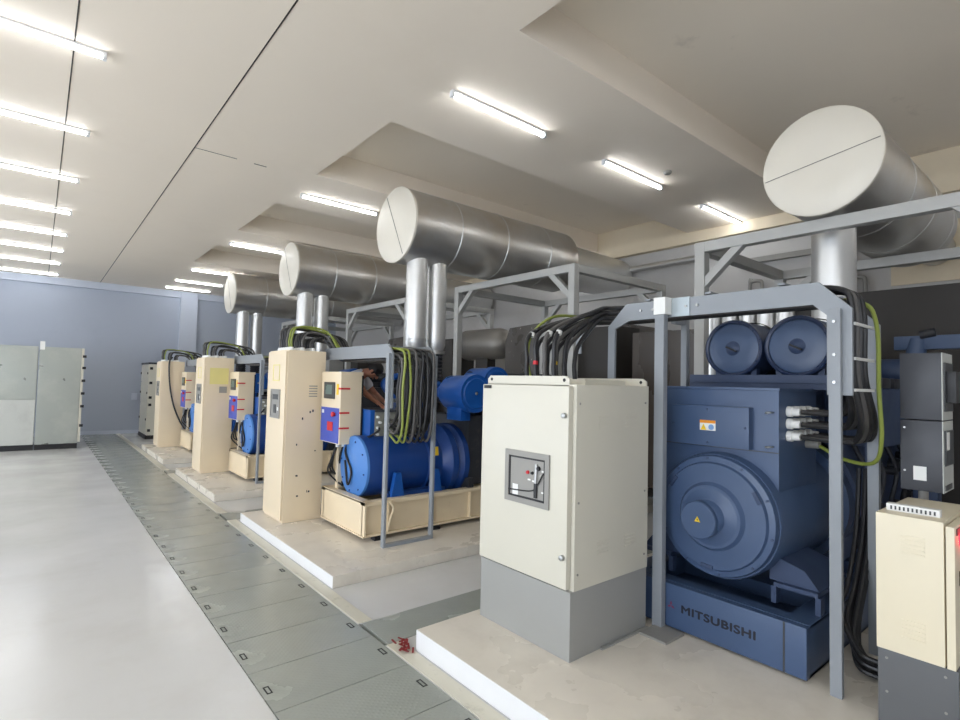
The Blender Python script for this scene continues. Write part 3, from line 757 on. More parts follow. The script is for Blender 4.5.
def genset_slate():
    L = (5.2, 1.77, .135)
    t = thing('generator_set', 'slate-blue diesel generator set with two round air filters and black lettering', 'generator', L)
    S, SD = M['slate'], M['slate_dark']
    # skid
    k = MB()
    k.box(3.345, 3.40, 1.155, 2.385, .15, .432, .004)
    k.box(3.40, 3.50, 1.155, 2.385, .42, .434)
    for y in (1.155, 2.305):
        k.box(3.39, 7.0, y + .0, y + .02, .15, .43); k.box(3.5, 7.0, y if y < 1.5 else y - .06, y + .14 if y < 1.5 else y + .08, .42, .434); k.box(3.39, 7.0, y, y + .08, .15, .165)
    for x in (4.1, 5.2, 6.4): k.box(x, x + .1, 1.2, 2.34, .16, .36)
    k.box(3.42, 7.0, 1.19, 2.35, .25, .262)
    sk = k.build('skid', S, t)
    sk2 = MB().box(3.342, 3.346, 1.266, 1.276, .15, .432).build('skid_seam', M['screen'], sk)
    for x in (3.42, 4.6, 5.8, 7.0):
        for y in (1.2, 2.34): MB().box(x - .04, x + .04, y - .035, y + .035, .135, .152).build('mount_pad', M['black'], t)
    # lettering on the skid front (faces -X): text x axis -> -Y, text y axis -> Z
    rot = Matrix(((0, 0, -1, 0), (-1, 0, 0, 0), (0, 1, 0, 0), (0, 0, 0, 1)))
    tx = text_mesh('MITSUBISHI', .088, 'lettering', M['lettering'], sk, Matrix.Translation(Vector((3.3445, 1.905, .268)) - Vector(L)) @ rot @ Matrix.Diagonal((1.0, .78, 1, 1)), .0028)
    w = max(v.co.y for v in tx.data.vertices) - min(v.co.y for v in tx.data.vertices)
    cy = max(v.co.y for v in tx.data.vertices)
    for v in tx.data.vertices: v.co.y = cy + (v.co.y - cy) * (.475 / w)
    # emblem: three diamonds
    m = MB(); cx, cz, r = 1.975, .292, .026
    for a in (90, 210, 330):
        A = math.radians(a); d = Vector((math.cos(A), math.sin(A))); n = Vector((-d.y, d.x))
        pts = [Vector((0, 0)), d * r * .87 * .5 * 1.15 + n * r * .28, d * r * 1.15, d * r * .87 * .5 * 1.15 - n * r * .28]
        m.prism([(cx + p.x, cz + p.y) for p in pts], 'x', 3.3432, 3.3452)
    m.build('emblem', M['redlogo'], sk, smooth=False)
    # alternator
    m = MB(); m.box(3.58, 4.21, 1.388, 2.175, .95, 1.757, .01); m.box(3.57, 4.22, 1.38, 2.183, 1.745, 1.762, .003)
    al = m.build('alternator_box', S, t)
    MB().box(3.576, 3.58, 1.39, 2.17, 1.352, 1.358).build('box_seam', M['screen'], al)
    m = MB(); m.lathe([(3.5, .40), (3.53, .41), (4.5, .41), (4.5, .47), (4.62, .47), (4.62, .41)], (0, 1.745, .915), 'x', 56)
    ah = m.build('alternator_housing', S, t)
    c = (0, 1.745, .918)
    m = MB(); m.lathe([(3.405, .20), (3.43, .22), (3.435, .34), (3.455, .35), (3.46, .385), (3.475, .392), (3.51, .392)], c, 'x', 64)
    cv = m.build('end_cover', S, t)
    MB().lathe([(3.335, .09), (3.345, .10), (3.38, .112), (3.40, .15), (3.408, .2)], c, 'x', 48).build('bearing_cap', S, cv)
    MB().lathe([(3.300, .112), (3.305, .118), (3.40, .118)], (0, 1.77, .905), 'x', 40).build('bearing_cap_front', S, cv)
    for a in (35, 150, 275):
        A = math.radians(a); p = Vector((3.446, c[1] + math.cos(A) * .33, c[2] + math.sin(A) * .33))
        MB().box(p.x - .02, p.x + .012, p.y - .04, p.y + .04, p.z - .012, p.z + .012, .003, Matrix.Rotation(A - PI / 2, 3, 'X')).build('cover_lug', SD, cv)
    for i in range(10):
        A = 2 * PI * i / 10 + .2
        MB().lathe([(0, .009), (-.01, .009)], (3.464, c[1] + math.cos(A) * .372, c[2] + math.sin(A) * .372), 'x', 8).build('bolt', SD, cv)
    # yellow warning triangle on the hub
    m = MB(); m.prism([(1.79, .895), (1.75, .895), (1.77, .93)], 'x', 3.298, 3.3005); m.build('warning_sticker', M['yellow'], cv, smooth=False)
    m = MB(); m.prism([(1.772, .902), (1.768, .902), (1.766, .914), (1.774, .914)], 'x', 3.2975, 3.2985); m.build('warning_mark', M['black'], cv, smooth=False)
    # terminal cover
    tcv = MB().box(3.52, 3.582, 1.545, 2.09, 1.362, 1.632, .006).build('terminal_cover', S, t)
    for y, z in ((1.57, 1.5), (1.82, 1.61), (1.82, 1.385), (2.07, 1.5)): MB().lathe([(0, .007), (-.008, .007)], (3.52, y, z), 'x', 8).build('bolt', SD, tcv)
    MB().box(3.518, 3.5205, 1.763, 1.873, 1.466, 1.535).build('sticker', M['white'], tcv, smooth=False)
    MB().box(3.5172, 3.5185, 1.763, 1.873, 1.515, 1.535).build('sticker_band', M['orange'], tcv, smooth=False)
    m = MB(); m.prism([(1.868, 1.468), (1.826, 1.468), (1.847, 1.510)], 'x', 3.5172, 3.5185); m.build('sticker_triangle', M['yellow'], tcv, smooth=False)
    m = MB(); m.lathe([(0, .019), (-.0012, .019)], (3.518, 1.793, 1.489), 'x', 18); m.build('sticker_disc', mat('sticker_blue', rgb(120, 160, 210), .5), tcv)
    for z in (1.6, 1.385): MB().tube(smooth_path([(3.575, 1.455, z), (3.55, 1.455, z + .005), (3.55, 1.43, z + .008), (3.575, 1.42, z + .008)]), .006, 6).build('lifting_eye', M['steel'], al)
    # glands on the near side
    for r in range(3):
        for q in range(4):
            x = 3.71 + q * .1; z = 1.615 - r * .078
            g = MB(); g.lathe([(0, .034), (-.03, .034), (-.034, .026), (-.075, .024)], (x, 1.386, z), 'y', 12); g.build('cable_gland', M['white'], al)
    MB().lathe([(0, .03), (-.08, .028)], (4.02, 1.386, 1.395), 'y', 12).build('cable_gland', M['inst'], al)
    # feet
    for y, g in ((1.3, 1), (2.2, -1)):
        def Q(v): return 1.77 + (v - 1.77) * g
        pl = [(Q(1.46), .72), (Q(1.26), .66), (Q(1.18), .56), (Q(1.46), .56)]
        ft = MB().prism(pl, 'x', 3.62, 4.05).build('foot', SD, t)
        yy = sorted((Q(1.175), Q(1.42)))
        m = MB(); m.box(3.58, 4.1, yy[0], yy[1], .535, .56)
        for x in (3.58, 4.04):
            for v in yy: m.box(x, x + .06, v - .015, v + .015, .434, .535)
        m.build('foot_stool', SD, ft)
    # filter platform and filters
    m = MB(); m.box(4.15, 5.0, 1.2, 2.3, 1.757, 1.84, .005); m.box(4.12, 4.2, 1.28, 2.28, 1.80, 1.86, .004); m.build('filter_platform', SD, t)
    for y, z in ((1.965, 2.06), (1.505, 2.06)):
        c = (4.2, y, z + .008); R = .222
        b = MB().lathe([(.02, R - .006), (.62, R - .006), (.66, R - .05)], c, 'x', 48).build('air_filter', SD, t)
        MB().lathe([(-.01, .05), (-.012, .1), (-.008, R - .045), (-.004, R - .03), (.01, R - .025)], c, 'x', 48, True, False).build('filter_lid', S, b)
        MB().lathe([(-.012, R - .027), (-.018, R - .012), (-.01, R), (.03, R + .003), (.04, R - .008)], c, 'x', 48, False, False).build('filter_rim', M['slate_rim'], b)
        MB().lathe([(-.03, .012), (-.026, .034), (-.008, .06)], c, 'x', 20).build('wing_nut', SD, b)
        MB().bar((4.165, y - .04, z - .02), (4.165, y + .04, z + .02), .012, .02, (1, 0, 0)).build('wing_bar', M['black'], b)
        MB().lathe([(.3, R + .004), (.31, R + .01), (.35, R + .01), (.36, R + .004)], c, 'x', 40, False, False).build('strap', M['black'], b)
        for q in (-.14, .14): MB().box(4.24, 4.3, y + q - .02, y + q + .02, 1.84, 1.92).build('bracket', SD, b)
    # engine
    e = MB(); e.box(4.62, 6.7, 1.35, 2.2, .5, 1.5, .03); e.box(4.7, 6.6, 1.12, 1.5, 1.35, 1.78, .03); e.box(4.7, 6.6, 2.05, 2.42, 1.35, 1.78, .03)
    en = e.build('engine_block', SD, t)
    for i in range(6):
        for y in (1.14, 2.12): 
            MB().box(4.78 + i * .31, 5.0 + i * .31, y, y + .28, 1.78, 1.86, .02).build('rocker_cover', M['engine'], en)
    random.seed(5)
    for i in range(14):
        x = random.uniform(4.7, 6.5); z = random.uniform(.6, 1.3)
        MB().lathe([(0, .03 + random.random() * .04), (-.05 - random.random() * .06, .03 + random.random() * .03)], (x, 1.35, z), 'y', 12).build('engine_fitting', M['engine'], en)
    for i in range(5):
        x = 4.8 + i * .38
        MB().tube(smooth_path([(x, 1.33, 1.35), (x + .05, 1.25, 1.1), (x + .02, 1.28, .85), (x + .1, 1.34, .6)]), .018, 7).build('fuel_line', M['engine'], en)
    MB().lathe([(0, .07), (.16, .07)], (4.9, 1.27, .72), 'z', 16).build('oil_filter', M['redlogo'], en)
    m = MB(); m.lathe([(4.62, .5), (4.75, .5)], (0, 1.76, .95), 'x', 40); m.build('bell_housing', SD, t)
    # blue plates and pipes at the near side
    MB().box(4.3, 4.55, 1.1, 1.13, .46, 1.5, .004).build('side_guard', SD, t)
    MB().box(5.6, 5.75, .98, 1.14, .3, 1.9, .01).build('side_column', SD, t)
    MB().box(5.7, 5.8, -.2, 1.28, 2.12, 2.235, .006).build('radiator_beam', S, t)
    MB().tube(smooth_path([(5.75, 1.12, 2.2), (5.72, 1.15, 2.02), (5.7, 1.2, 1.92), (5.65, 1.26, 1.93)]), .07, 14).build('coolant_elbow', S, t)
    MB().lathe([(0, .1), (-.02, .11), (-.22, .11), (-.24, .1)], (5.68, 1.42, 1.93), 'y', 24).build('coolant_drum', SD, t)
    MB().tube([(5.7, 1.1, 2.24), (5.7, 1.0, 2.26)], .035, 12).build('hose_clamp', M['engine'], t)
    # silver lagged exhaust manifold
    for i in range(5):
        MB().lathe([(0, .078), (.62, .078)], (5.3, 2.0 + .17 * i, 1.87), 'z', 20).build('manifold_lagging', M['galv'], t)
    MB().lathe([(-.5, .1), (.6, .1)], (5.6, 1.64, 2.03), 'x', 24).build('turbo_pipe', M['galv'], t)
    # radiator at the far end
    m = MB(); m.box(7.0, 7.9, -.6, 3.1, .16, 2.86, .02); m.build('radiator', M['rad'], t)
    return t
M['slate_rim'] = mat('slate_blue_rim', rgb(40, 54, 84), .3, var=.08)
genset_slate()

# ------------------------------------------------------------------ bright blue generators on cream bases
def genset_blue():
    L = (5.0, 5.47, .105)
    t = thing('generator_set', 'bright blue diesel generator set on a cream steel base, second nearest to the camera', 'generator', L, 'bright blue generator sets')
    B, BD = M['blue'], M['blue_dull']
    x0, y0, y1 = 2.615, 4.935, 6.0
    k = MB(); k.box(x0, x0 + .02, y0, y1, .16, .505, .003); k.box(x0, x0 + .09, y0, y1, .49, .51); k.box(x0 - .012, x0 + .09, y0, y1, .155, .17)
    for y, s in ((y0, 1), (y1, -1)):
        a = y + s * .05
        k.box(x0, 6.95, min(a, a + s * .015), max(a, a + s * .015), .16, .505)
        k.box(x0, 6.95, min(y, y + s * .1), max(y, y + s * .1), .47, .51, .003); k.box(x0, 6.95, min(y, y + s * .1), max(y, y + s * .1), .155, .175, .003)
        for i in range(8):
            x = x0 + .27 + i * .55; k.box(x, x + .018, min(y + s * .005, a), max(y + s * .005, a), .17, .48)
    k.box(x0 + .02, 6.93, y0 + .06, y1 - .06, .3, .315)
    bs = k.build('base_frame', M['cream_base'], t)
    m = MB(); m.prism([(x0 + .05, .505), (x0 + .02, .16), (x0 + .08, .16), (x0 + .14, .505)], 'y', y0 - .012, y0 + .002) if False else None
    MB().tube(smooth_path([(2.9, y0 - .01, .49), (2.93, y0 - .03, .42), (2.9, y0 - .03, .33), (2.88, y0 - .01, .2)]), .014, 7).build('base_hook', M['cream_base'], bs)
    for x in (2.8, 3.5, 4.3, 5.3, 6.4):
        for y in (y0 + .05, y1 - .05): 
            MB().box(x - .06, x + .06, y - .045, y + .045, .105, .157).build('isolator', M['black'], t)
    cyl = (0, 5.45, .80)
    al = MB().lathe([(2.74, .33), (2.75, .335), (3.5, .335), (3.52, .35), (3.54, .335), (3.7, .335), (3.76, .40), (3.78, .44), (3.86, .44), (3.9, .40), (3.95, .44), (4.02, .44)], cyl, 'x', 56).build('alternator', BD, t)
    al.data.materials[0] = M['blue_deep']
    fc = MB().lathe([(2.705, .05), (2.71, .17), (2.715, .18), (2.72, .30), (2.73, .33), (2.755, .337)], cyl, 'x', 48).build('end_disc', M['blue_pale'], t)
    for i in range(8):
        A = 2 * PI * i / 8 + .2
        MB().lathe([(0, .01), (-.012, .01)], (2.722, cyl[1] + .275 * math.cos(A), cyl[2] + .275 * math.sin(A)), 'x', 8).build('bolt', BD, fc)
    MB().tube(smooth_path([(2.78, 5.62, 1.1), (2.70, 5.6, .95), (2.69, 5.42, .75), (2.69, 5.5, .6), (2.7, 5.6, .85)]), .012, 6).build('loose_wire', M['black'], fc)
    for x in (3.05, 3.55):
        for y in (5.02, 5.8): MB().prism([(x - .08, .5), (x + .08, .5), (x + .03, .76), (x - .03, .76)], 'y', y, y + .06).build('foot', B, t)
    for a, b in ((5.06, 5.2), (5.7, 5.84)): MB().box(2.95, 3.7, a, b, .49, .54).build('foot_rail', BD, t)
    # terminal box on top
    tb = MB(); tb.box(2.875, 2.93, 5.37, 5.8, 1.09, 1.42, .005); tb.build('terminal_end_plate', M['blue_pale'], t).data.materials[0] = B
    tb = MB(); tb.box(2.93, 3.6, 5.37, 5.78, 1.09, 1.395, .006); tb = tb.build('terminal_box', M['termgrey'], t)
    MB().box(2.93, 3.62, 5.35, 5.8, 1.395, 1.42, .004).build('terminal_lid', M['black_box'], t)
    for x, z in ((2.96, 1.34), (2.99, 1.28), (2.965, 1.22), (2.96, 1.15)):
        MB().lathe([(0, .016), (-.035, .014)], (x, 5.37, z), 'y', 10).build('cable_gland', M['white'], tb)
    MB().tube(smooth_path([(2.965, 5.33, 1.22), (2.93, 5.26, 1.22), (2.92, 5.27, 1.19), (2.86, 5.32, 1.14), (2.85, 5.45, 1.1)]), .012, 6).build('wire', M['black'], tb)
    MB().box(3.78, 3.95, 5.02, 5.06, .98, 1.15, .0).build('name_plate', M['galv_pale'], al) if False else None
    m = MB(); m.box(3.57, 3.63, 5.112, 5.119, .90, 1.0, 0, Matrix.Rotation(math.radians(-8), 3, 'X')); m.build('warning_sticker', M['yellow'], al, smooth=False)
    # control box over the alternator's end
    cb = MB().box(2.6, 2.87, 5.555, 6.07, 1.03, 1.84, .006).build('control_box', M['cream'], t)
    xf = 2.6
    MB().box(xf - .006, xf, 5.575, 6.05, 1.04, 1.43, .0).build('switch_panel', M['panel_blue'], cb, smooth=False)
    MB().box(xf - .012, xf, 5.7, 5.98, 1.53, 1.72, .003).build('display_bezel', M['screen'], cb)
    MB().box(xf - .015, xf - .011, 5.76, 5.93, 1.58, 1.69).build('display', M['lcd'], cb)
    MB().box(xf - .012, xf - .005, 5.72, 5.86, 1.17, 1.27).build('name_card', M['red'], cb)
    MB().lathe([(-.045, .02), (-.04, .028), (-.02, .028), (-.02, .018), (0, .018)], (xf, 5.68, 1.36), 'x', 16).build('stop_button', M['red'], cb)
    MB().box(xf - .01, xf - .005, 5.97, 6.02, 1.36, 1.4).build('tag_plate', M['white'], cb)
    MB().box(xf - .008, xf, 5.61, 5.65, 1.58, 1.7).build('tag_plate', M['yellow'], cb)
    for z in (1.65, 1.38, 1.21): plabel(MB().bar((xf - .004, 5.64, z), (xf + .0, 5.553, z), .004, .02).build('red_tape', M['red'], cb), 'strip of red tape')
    for z in (1.65, 1.38, 1.21): MB().box(xf, xf + .11, 5.551, 5.556, z - .01, z + .01).build('red_tape', M['red'], cb)
    MB().box(2.852, 2.868, 5.54, 5.556, 1.05, 1.8).build('door_edge', M['black'], cb)
    for x in (2.65, 2.72, 2.8): MB().lathe([(0, .022), (-.04, .02)], (x, 5.7, 1.03), 'z', 10).build('cable_gland', M['white'], cb)
    random.seed(9)
    for i in range(6):
        x = 2.64 + .03 * i; y = 5.7 + .05 * (i % 3)
        MB().tube(smooth_path([(x, y, 1.02), (x - .02, y + .05, .88), (x + .02 * i - .05, y + .1, .72), (x + .05, y + .12 - .05 * i, .6 + .05 * (i % 2)), (x + .1, y + .02, .54)]), .011, 6).build('loose_wire', M['black'], cb)
    MB().box(2.7, 2.78, 5.78, 5.84, .51, 1.03).build('stand', M['cream'], cb)
    # air filters, axis along Y, cap towards the camera side
    for x, z, ya in ((3.95, 1.625, 4.84), (4.5, 1.735, 5.1)):
        c = (x, ya, z); R = .222
        f = MB().lathe([(.1, R - .012), (.45, R - .012), (.52, R - .05), (.58, .09), (.7, .08)], c, 'y', 44).build('air_filter', B, t)
        MB().lathe([(-.012, .03), (-.012, R - .05), (0, R - .04), (.0, R - .02), (-.006, R), (.03, R + .004), (.1, R + .004), (.11, R - .012)], c, 'y', 44, True, False).build('filter_lid', B, f)
        MB().lathe([(-.025, .012), (-.012, .02)], c, 'y', 12).build('wing_nut', M['steel'], f)
        MB().box(x - .12, x + .02, ya + .12, ya + .4, z - R - .1, z - R + .06, .01).build('bracket', B, f)
    # engine
    e = MB(); e.box(4.02, 6.3, 5.05, 5.88, .52, 1.35, .03); e.box(4.3, 6.3, 4.98, 5.3, 1.2, 1.62, .03); e.box(4.3, 6.3, 5.65, 5.95, 1.2, 1.62, .03)
    en = e.build('engine_block', M['engine'], t)
    for i in range(6):
        for y in (5.0, 5.68): MB().box(4.38 + i * .31, 4.6 + i * .31, y, y + .26, 1.62, 1.72, .02).build('rocker_cover', M['engine'], en)
    MB().lathe([(0, .12), (1.9, .12)], (4.35, 5.47, 1.78), 'x', 20).build('exhaust_manifold', M['engine'], en)
    MB().lathe([(0, .1), (.1, .1)], (3.9, 6.1, 1.585), 'z', 20).build('exhaust_stub', M['engine'], en)
    MB().lathe([(0, .1), (.1, .1)], (4.24, 6.12, 1.585), 'z', 20).build('exhaust_stub', M['engine'], en)
    MB().tube([(3.9, 6.1, 1.59), (4.3, 5.75, 1.55)], .09, 14).build('exhaust_stub', M['engine'], en)
    MB().tube([(4.24, 6.12, 1.59), (4.5, 5.75, 1.55)], .09, 14).build('exhaust_stub', M['engine'], en)
    MB().lathe([(0, .17), (.2, .2), (.4, .17)], (4.05, 5.47, 1.5), 'x', 24).build('turbocharger', M['engine'], en)
    random.seed(21)
    for i in range(12):
        x = random.uniform(4.1, 6.2); z = random.uniform(.6, 1.2)
        MB().lathe([(0, .03 + random.random() * .04), (-.05 - random.random() * .06, .03)], (x, 5.05, z), 'y', 10).build('engine_fitting', M['blue_dull'], en)
    MB().box(3.98, 4.06, 4.98, 5.95, .5, .62).build('bell_plate', M['engine'], en)
    MB().tube(smooth_path([(3.45, 5.8, 1.5), (3.3, 5.85, 1.72), (3.6, 5.85, 1.82), (4.1, 5.8, 1.72)]), .04, 10).build('coolant_hose', M['blue'], en)
    MB().box(3.5, 4.0, 5.82, 5.95, 1.4, 1.52, .01).build('breather_box', M['blue'], en)
    # radiator with duct
    MB().box(6.33, 6.9, 4.62, 6.6, .2, 2.62, .02).build('radiator', M['rad'], t)
    MB().prism([(5.78, 1.78), (6.55, 1.78), (6.55, 2.45), (6.45, 2.66), (5.78, 2.7)], 'x', 5.95, 6.33).build('duct_hood', M['vinyl_fleck'], t)
    MB().box(5.93, 6.33, 5.44, 5.77, 1.78, 2.67, .005).build('duct_casing', M['gantry'], t)
    return t
M['blue_deep'] = mat('deep_blue_paint', rgb(20, 62, 130), .38, var=.12, scale=4)
M['vinyl_fleck'] = stain(mat('dark_vinyl_flecked', rgb(66, 60, 52), .32, var=.3, scale=2.2, bump=.25, bscale=4), rgb(190, 184, 174), 16, .64, .67, .6)
gb = genset_blue()
dup(gb, (0, 3.92, 0), 'bright blue generator set behind the second cream cabinet, third nearest to the camera')
dup(gb, (0, 7.98, 0), 'bright blue generator set farthest along the row, mostly hidden')

# ------------------------------------------------------------------ ducts, far equipment
def far_stuff():
    # dark vinyl air duct behind the second set and its grey box
    m = MB()
    m.prism([(4.55, .4), (6.5, .4), (6.6, 2.0), (6.3, 2.62), (4.9, 2.72), (4.55, 2.3)], 'x', 7.0, 8.55)
    o = m.build('air_duct', M['vinyl'], origin=(7.7, 5.5, .1)); tag(o, 'dark shiny sheet air duct behind the second nearest gantry', 'air duct')
    m = MB()
    m.prism([(3.35, .4), (4.4, .4), (4.4, 2.5), (3.35, 2.5)], 'x', 6.4, 8.3)
    o = m.build('air_duct', M['vinyl'], origin=(7.7, 3.9, 0)); tag(o, 'dark wrinkled sheet air duct left of the slate-blue generator', 'air duct')
    t = thing('insulated_drum', 'grey insulated drum glimpsed through the second nearest gantry', 'drum', (6.6, 7.8, 0))
    MB().lathe([(-.72, .06), (-.69, .16), (-.6, .25), (-.45, .29), (.5, .3), (.62, .24)], (6.6, 7.85, 2.49), 'y', 36).build('shell', M['lag'], t)
    MB().box(6.5, 6.7, 7.65, 8.0, 0, 2.22).build('stand', M['rad'], t)
    # fitting clutter on the dark duct : bright straps
    random.seed(2)
    # pipes on the right wall
    o = MB().cyl((XR - .14, 4.45, 3.93), (XR - .14, 6.0, 3.93), .055, 16).build('wall_pipe', M['galv'], origin=(XR - .14, 5.2, 3.93)); tag(o, 'horizontal galvanised pipe high on the grey right wall', 'pipe')
    o = MB().box(XR - .1, XR - .02, 2.1, 3.9, 3.72, 3.80).build('wall_rail', M['inst'], origin=(XR - .06, 3, 3.76)); tag(o, 'long grey rail on the right wall behind the nearest gantry', 'rail')
    for i, (y, zt) in enumerate(((4.15, 3.18), (3.62, 3.42), (3.1, 3.2), (2.75, 3.45), (2.3, 3.3))):
        m = MB(); x = XR - .12
        m.tube(smooth_path([(x, y + .09, 2.4), (x, y + .09, zt - .05), (x, y + .05, zt), (x, y - .05, zt), (x, y - .09, zt - .05), (x, y - .09, zt - .28)], 5), .028, 10)
        o = m.build('vent_pipe', M['inst'], origin=(x, y, 2.4)); tag(o, 'hooked grey vent pipe on the right wall, %s from the left' % ordinal(i + 1), 'pipe', 'hooked vent pipes on the right wall')
    o = MB().box(XR - .35, XR - .05, .9, 3.3, 2.2, 3.0, .01).build('wall_duct', M['gantry'], origin=(XR - .2, 2.6, 2.2)); tag(o, 'grey low duct along the right wall below the hooked pipes', 'duct')
    o = MB().box(XR - .5, XR - .1, 2.45, 2.7, 2.9, 3.72, .01).build('wall_box', M['inst'], origin=(XR - .3, 2.6, 3.0)); tag(o, 'tall grey box on the right wall beside the vertical exhaust pipe', 'box')
    # red scrap on the floor
    m = MB(); random.seed(4)
    for i in range(16):
        a = random.uniform(0, PI); x = 1.94 + random.uniform(-.05, .03); y = 3.04 + random.uniform(-.07, .09)
        p = Vector((x, y, .012 + random.random() * .02)); d = Vector((math.cos(a), math.sin(a), random.uniform(-.2, .2))) * .03
        m.bar(p - d, p + d, .012, .004)
    o = m.build('rag_scrap', M['red_dark'], origin=(1.94, 3.04, 0)); tag(o, 'small heap of dark red scrap on the floor at the nearest plinth corner', 'scrap')
    # wall ring by the back wall cabinet
    o = MB().box(2.2, 2.34, YB - .06, YB - .0, 1.0, 1.2, .01).build('wall_socket', M['trim_blue'], origin=(2.27, YB - .03, 1.1)); tag(o, 'small pale socket box on the blue back wall', 'socket')
M['red_dark'] = mat('scrap_red', rgb(128, 34, 34), .7)
far_stuff()

# ------------------------------------------------------------------ person
def skin_mesh(joints, bones, name, m, parent, sub=2, origin=(0, 0, 0), root=0):
    me = bpy.data.meshes.new(name)
    me.from_pydata([Vector(j[0]) - Vector(origin) for j in joints], bones, [])
    ob = bpy.data.objects.new(name, me); COL.objects.link(ob)
    md = ob.modifiers.new('skin', 'SKIN')
    for v, j in zip(me.skin_vertices[0].data, joints):
        v.radius = (j[1], j[2] if len(j) > 2 else j[1])
    me.skin_vertices[0].data[root].use_root = True
    sb = ob.modifiers.new('sub', 'SUBSURF'); sb.levels = sub; sb.render_levels = sub
    dg = bpy.context.evaluated_depsgraph_get(); dg.update()
    me2 = bpy.data.meshes.new_from_object(ob.evaluated_get(dg))
    bpy.data.objects.remove(ob); 
    me2.materials.clear(); me2.materials.append(m)
    for p in me2.polygons: p.use_smooth = True
    o2 = bpy.data.objects.new(name, me2); COL.objects.link(o2); o2.parent = parent
    return o2
def build_person():
    L = Vector((3.1, 5.98, .51))
    t = thing('person', 'person in a light grey shirt bending over the bright blue generator', 'person', L)

    # joints (world)
    hip = Vector((2.90, 6.27, 1.46)); chest = Vector((2.98, 6.21, 1.70)); neck0 = Vector((3.09, 6.14, 1.825)); neck1 = Vector((3.165, 6.075, 1.85))
    hd = Vector((3.245, 6.015, 1.862)); chin = Vector((3.262, 6.0, 1.79))
    sL = Vector((3.02, 6.04, 1.80)); sR = Vector((3.18, 6.23, 1.8))
    eL = Vector((3.07, 5.92, 1.6)); eR = Vector((3.34, 6.14, 1.58))
    wL = Vector((3.14, 5.75, 1.505)); wR = Vector((3.34, 5.92, 1.50))
    kL = Vector((2.93, 6.05, .97)); kR = Vector((3.12, 6.07, .97))
    aL = Vector((2.93, 5.99, .6)); aR = Vector((3.12, 5.99, .6))
    hL = Vector((2.85, 6.2, 1.40)); hR = Vector((3.0, 6.3, 1.40))
    J = [(hip, .125, .105), (chest, .135, .1), (neck0, .075, .07), (neck1, .058, .056), (hd, .088, .09), (chin, .055, .055),
         (sL, .055), (eL, .042), (wL, .028), (sR, .055), (eR, .042), (wR, .028),
         (hL, .08), (kL, .058), (aL, .04), (hR, .08), (kR, .058), (aR, .04)]
    Bn = [(0, 1), (1, 2), (2, 3), (3, 4), (4, 5), (2, 6), (6, 7), (7, 8), (2, 9), (9, 10), (10, 11), (0, 12), (12, 13), (13, 14), (0, 15), (15, 16), (16, 17)]
    # hands: palm vertex and five finger chains each
    for wi, w, e in ((8, wL, eL), (11, wR, eR)):
        d = (w - e).normalized(); side = d.cross(Vector((0, 0, 1))).normalized()
        palm = w + d * .06; J.append((palm, .026, .02)); pi = len(J) - 1; Bn.append((wi, pi))
        for k, (off, ln) in enumerate(((-.03, .065), (-.01, .08), (.01, .076), (.028, .06))):
            a = palm + d * .035 + side * off; b = a + d * ln * .6 + Vector((0, 0, -.008)); c2 = b + d * ln * .35 + Vector((0, 0, -.022))
            i0 = len(J); J += [(a, .0095), (b, .0085), (c2, .0075)]; Bn += [(pi, i0), (i0, i0 + 1), (i0 + 1, i0 + 2)]
        s = 1 if wi == 8 else -1
        a = palm + side * .035 * s; b = a + d * .035 + side * .02 * s
        i0 = len(J); J += [(a, .0105), (b, .009)]; Bn += [(pi, i0), (i0, i0 + 1)]
    body = skin_mesh(J, Bn, 'body', M['skin'], t, 2, L)
    # facial features added to the head of the same mesh
    bm = bmesh.new(); bm.from_mesh(body.data)
    fwd = Vector((.4, -.3, -.85)).normalized(); right = fwd.cross(Vector((0, 0, 1))).normalized(); up = right.cross(fwd)
    def blob(p, r, sc=(1, 1, 1)):
        r0 = bmesh.ops.create_icosphere(bm, subdivisions=2, radius=r)
        for v in r0['verts']: v.co = (right * v.co.x * sc[0] + fwd * v.co.y * sc[1] + up * v.co.z * sc[2]) + p - L
    face = hd + fwd * .085
    blob(face + up * -.005, .016, (.8, 1.2, 1.5))
    for s in (-1, 1): blob(hd + right * s * .088 - up * .005 - fwd * .01, .024, (.45, .8, 1.2))
    blob(face - up * .05 - fwd * .012, .018, (1.3, .6, .4))
    for f in bm.faces: f.smooth = True
    bm.to_mesh(body.data); bm.free()
    m = MB()
    for s in (-1, 1):
        r0 = bmesh.ops.create_icosphere(m.bm, subdivisions=2, radius=.011)
        for v in r0['verts']: v.co += face + right * s * .032 + up * .022 - fwd * .012
    m.build('eye', M['black'], t, smooth=True)
    # hair
    m = MB(); r0 = bmesh.ops.create_icosphere(m.bm, subdivisions=3, radius=.108)
    for v in list(r0['verts']):
        c = v.co.copy()
        a = c.y / .108; b = c.z / .108
        if a > .35 and b < .35 or b < -.55: c *= .78
        v.co = right * c.x * .9 + fwd * c.y * 1.02 + up * c.z * 1.0 + hd + up * .028 - fwd * .016
    m.build('hair', M['hair'], t)
    # shirt with short sleeves, trousers, shoes
    e1 = sL.lerp(eL, .75); e2 = sR.lerp(eR, .75)
    skin_mesh([(hip + Vector((0, 0, -.03)), .15, .125), (chest, .16, .125), (neck0, .1, .095), (neck0.lerp(neck1, .55), .078, .074), (sL, .078), (e1, .068), (sR, .078), (e2, .068)],
              [(0, 1), (1, 2), (2, 3), (2, 4), (4, 5), (2, 6), (6, 7)], 'shirt', M['shirt'], t, 2, L)
    skin_mesh([(hip, .145, .125), (hL, .1), (kL, .082), (aL + Vector((0, 0, .02)), .066), (hR, .1), (kR, .082), (aR + Vector((0, 0, .02)), .066)],
              [(0, 1), (1, 2), (2, 3), (0, 4), (4, 5), (5, 6)], 'trousers', M['trousers'], t, 2, L)
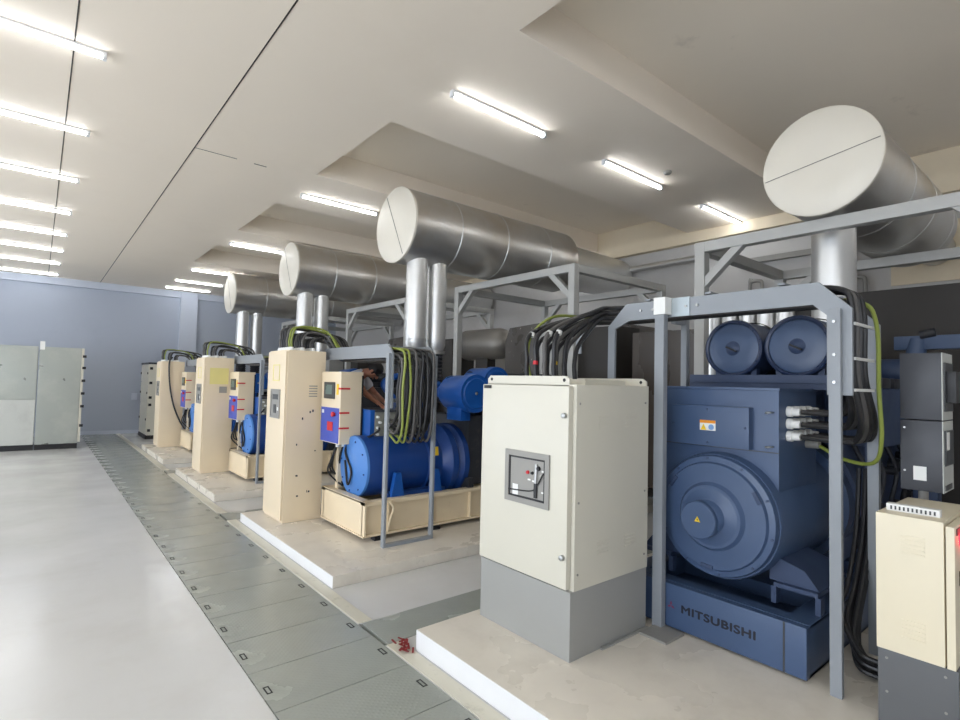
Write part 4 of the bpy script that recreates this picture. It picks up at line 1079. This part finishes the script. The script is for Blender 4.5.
    for a in (aL, aR):
        MB().box(a.x - .045, a.x + .045, a.y - .16, a.y + .06, .513, .593, .03).build('shoe', M['shoe'], t)
build_person()

# ------------------------------------------------------------------ world, daylight, camera
w = bpy.data.worlds.new('sky'); scn.world = w; w.use_nodes = True
bg = w.node_tree.nodes['Background']; bg.inputs['Color'].default_value = (.82, .89, 1.0, 1); bg.inputs['Strength'].default_value = 2.15
for i, (a, b) in enumerate(((-2.6, 4.6), (6.2, 11.2), (12.6, 17.6))):
    l = bpy.data.lights.new('doorway_daylight', 'AREA'); l.shape = 'RECTANGLE'; l.size = 3.4; l.size_y = b - a
    l.cycles.is_portal = True
    o = bpy.data.objects.new('doorway_daylight', l); COL.objects.link(o)
    o.location = (XL - .1, (a + b) / 2, 1.75); o.rotation_euler = (0, -PI / 2, 0)
for a, b in ((-4.8, -2.0),):  # portal for the window added behind the camera to light -Y faces
    l = bpy.data.lights.new('added_window_daylight', 'AREA'); l.shape = 'RECTANGLE'; l.size = b - a; l.size_y = 2.9
    l.cycles.is_portal = True
    o = bpy.data.objects.new('added_window_daylight', l); COL.objects.link(o)
    o.location = ((a + b) / 2, YF - .1, 1.95); o.rotation_euler = (PI / 2, 0, 0)

f, yaw, pitch, roll = 534.75, 0.690542, 0.0429369, 0.0238782
cy, sy, cp, sp = math.cos(yaw), math.sin(yaw), math.cos(pitch), math.sin(pitch)
F = Vector((sy * cp, cy * cp, sp)); R = Vector((cy, -sy, 0)); U = R.cross(F)
c, s = math.cos(roll), math.sin(roll)
R2 = R * c + U * s; U2 = -R * s + U * c
cam = bpy.data.cameras.new('camera'); cam.sensor_width = 36; cam.lens = f / 960 * 36; cam.clip_start = .05
co = bpy.data.objects.new('camera', cam); COL.objects.link(co)
co.matrix_world = Matrix(((R2.x, U2.x, -F.x, 0), (R2.y, U2.y, -F.y, 0), (R2.z, U2.z, -F.z, 1.75), (0, 0, 0, 1)))
scn.camera = co
scn.view_settings.view_transform = 'Standard'; scn.view_settings.look = 'None'
scn.view_settings.gamma = 1; scn.view_settings.use_curve_mapping = False
scn.view_settings.exposure = 1.38
scn.cycles.max_bounces = 8; scn.cycles.diffuse_bounces = 5; scn.cycles.glossy_bounces = 4
scn.cycles.use_denoising = True
scn.cycles.sample_clamp_indirect = 6
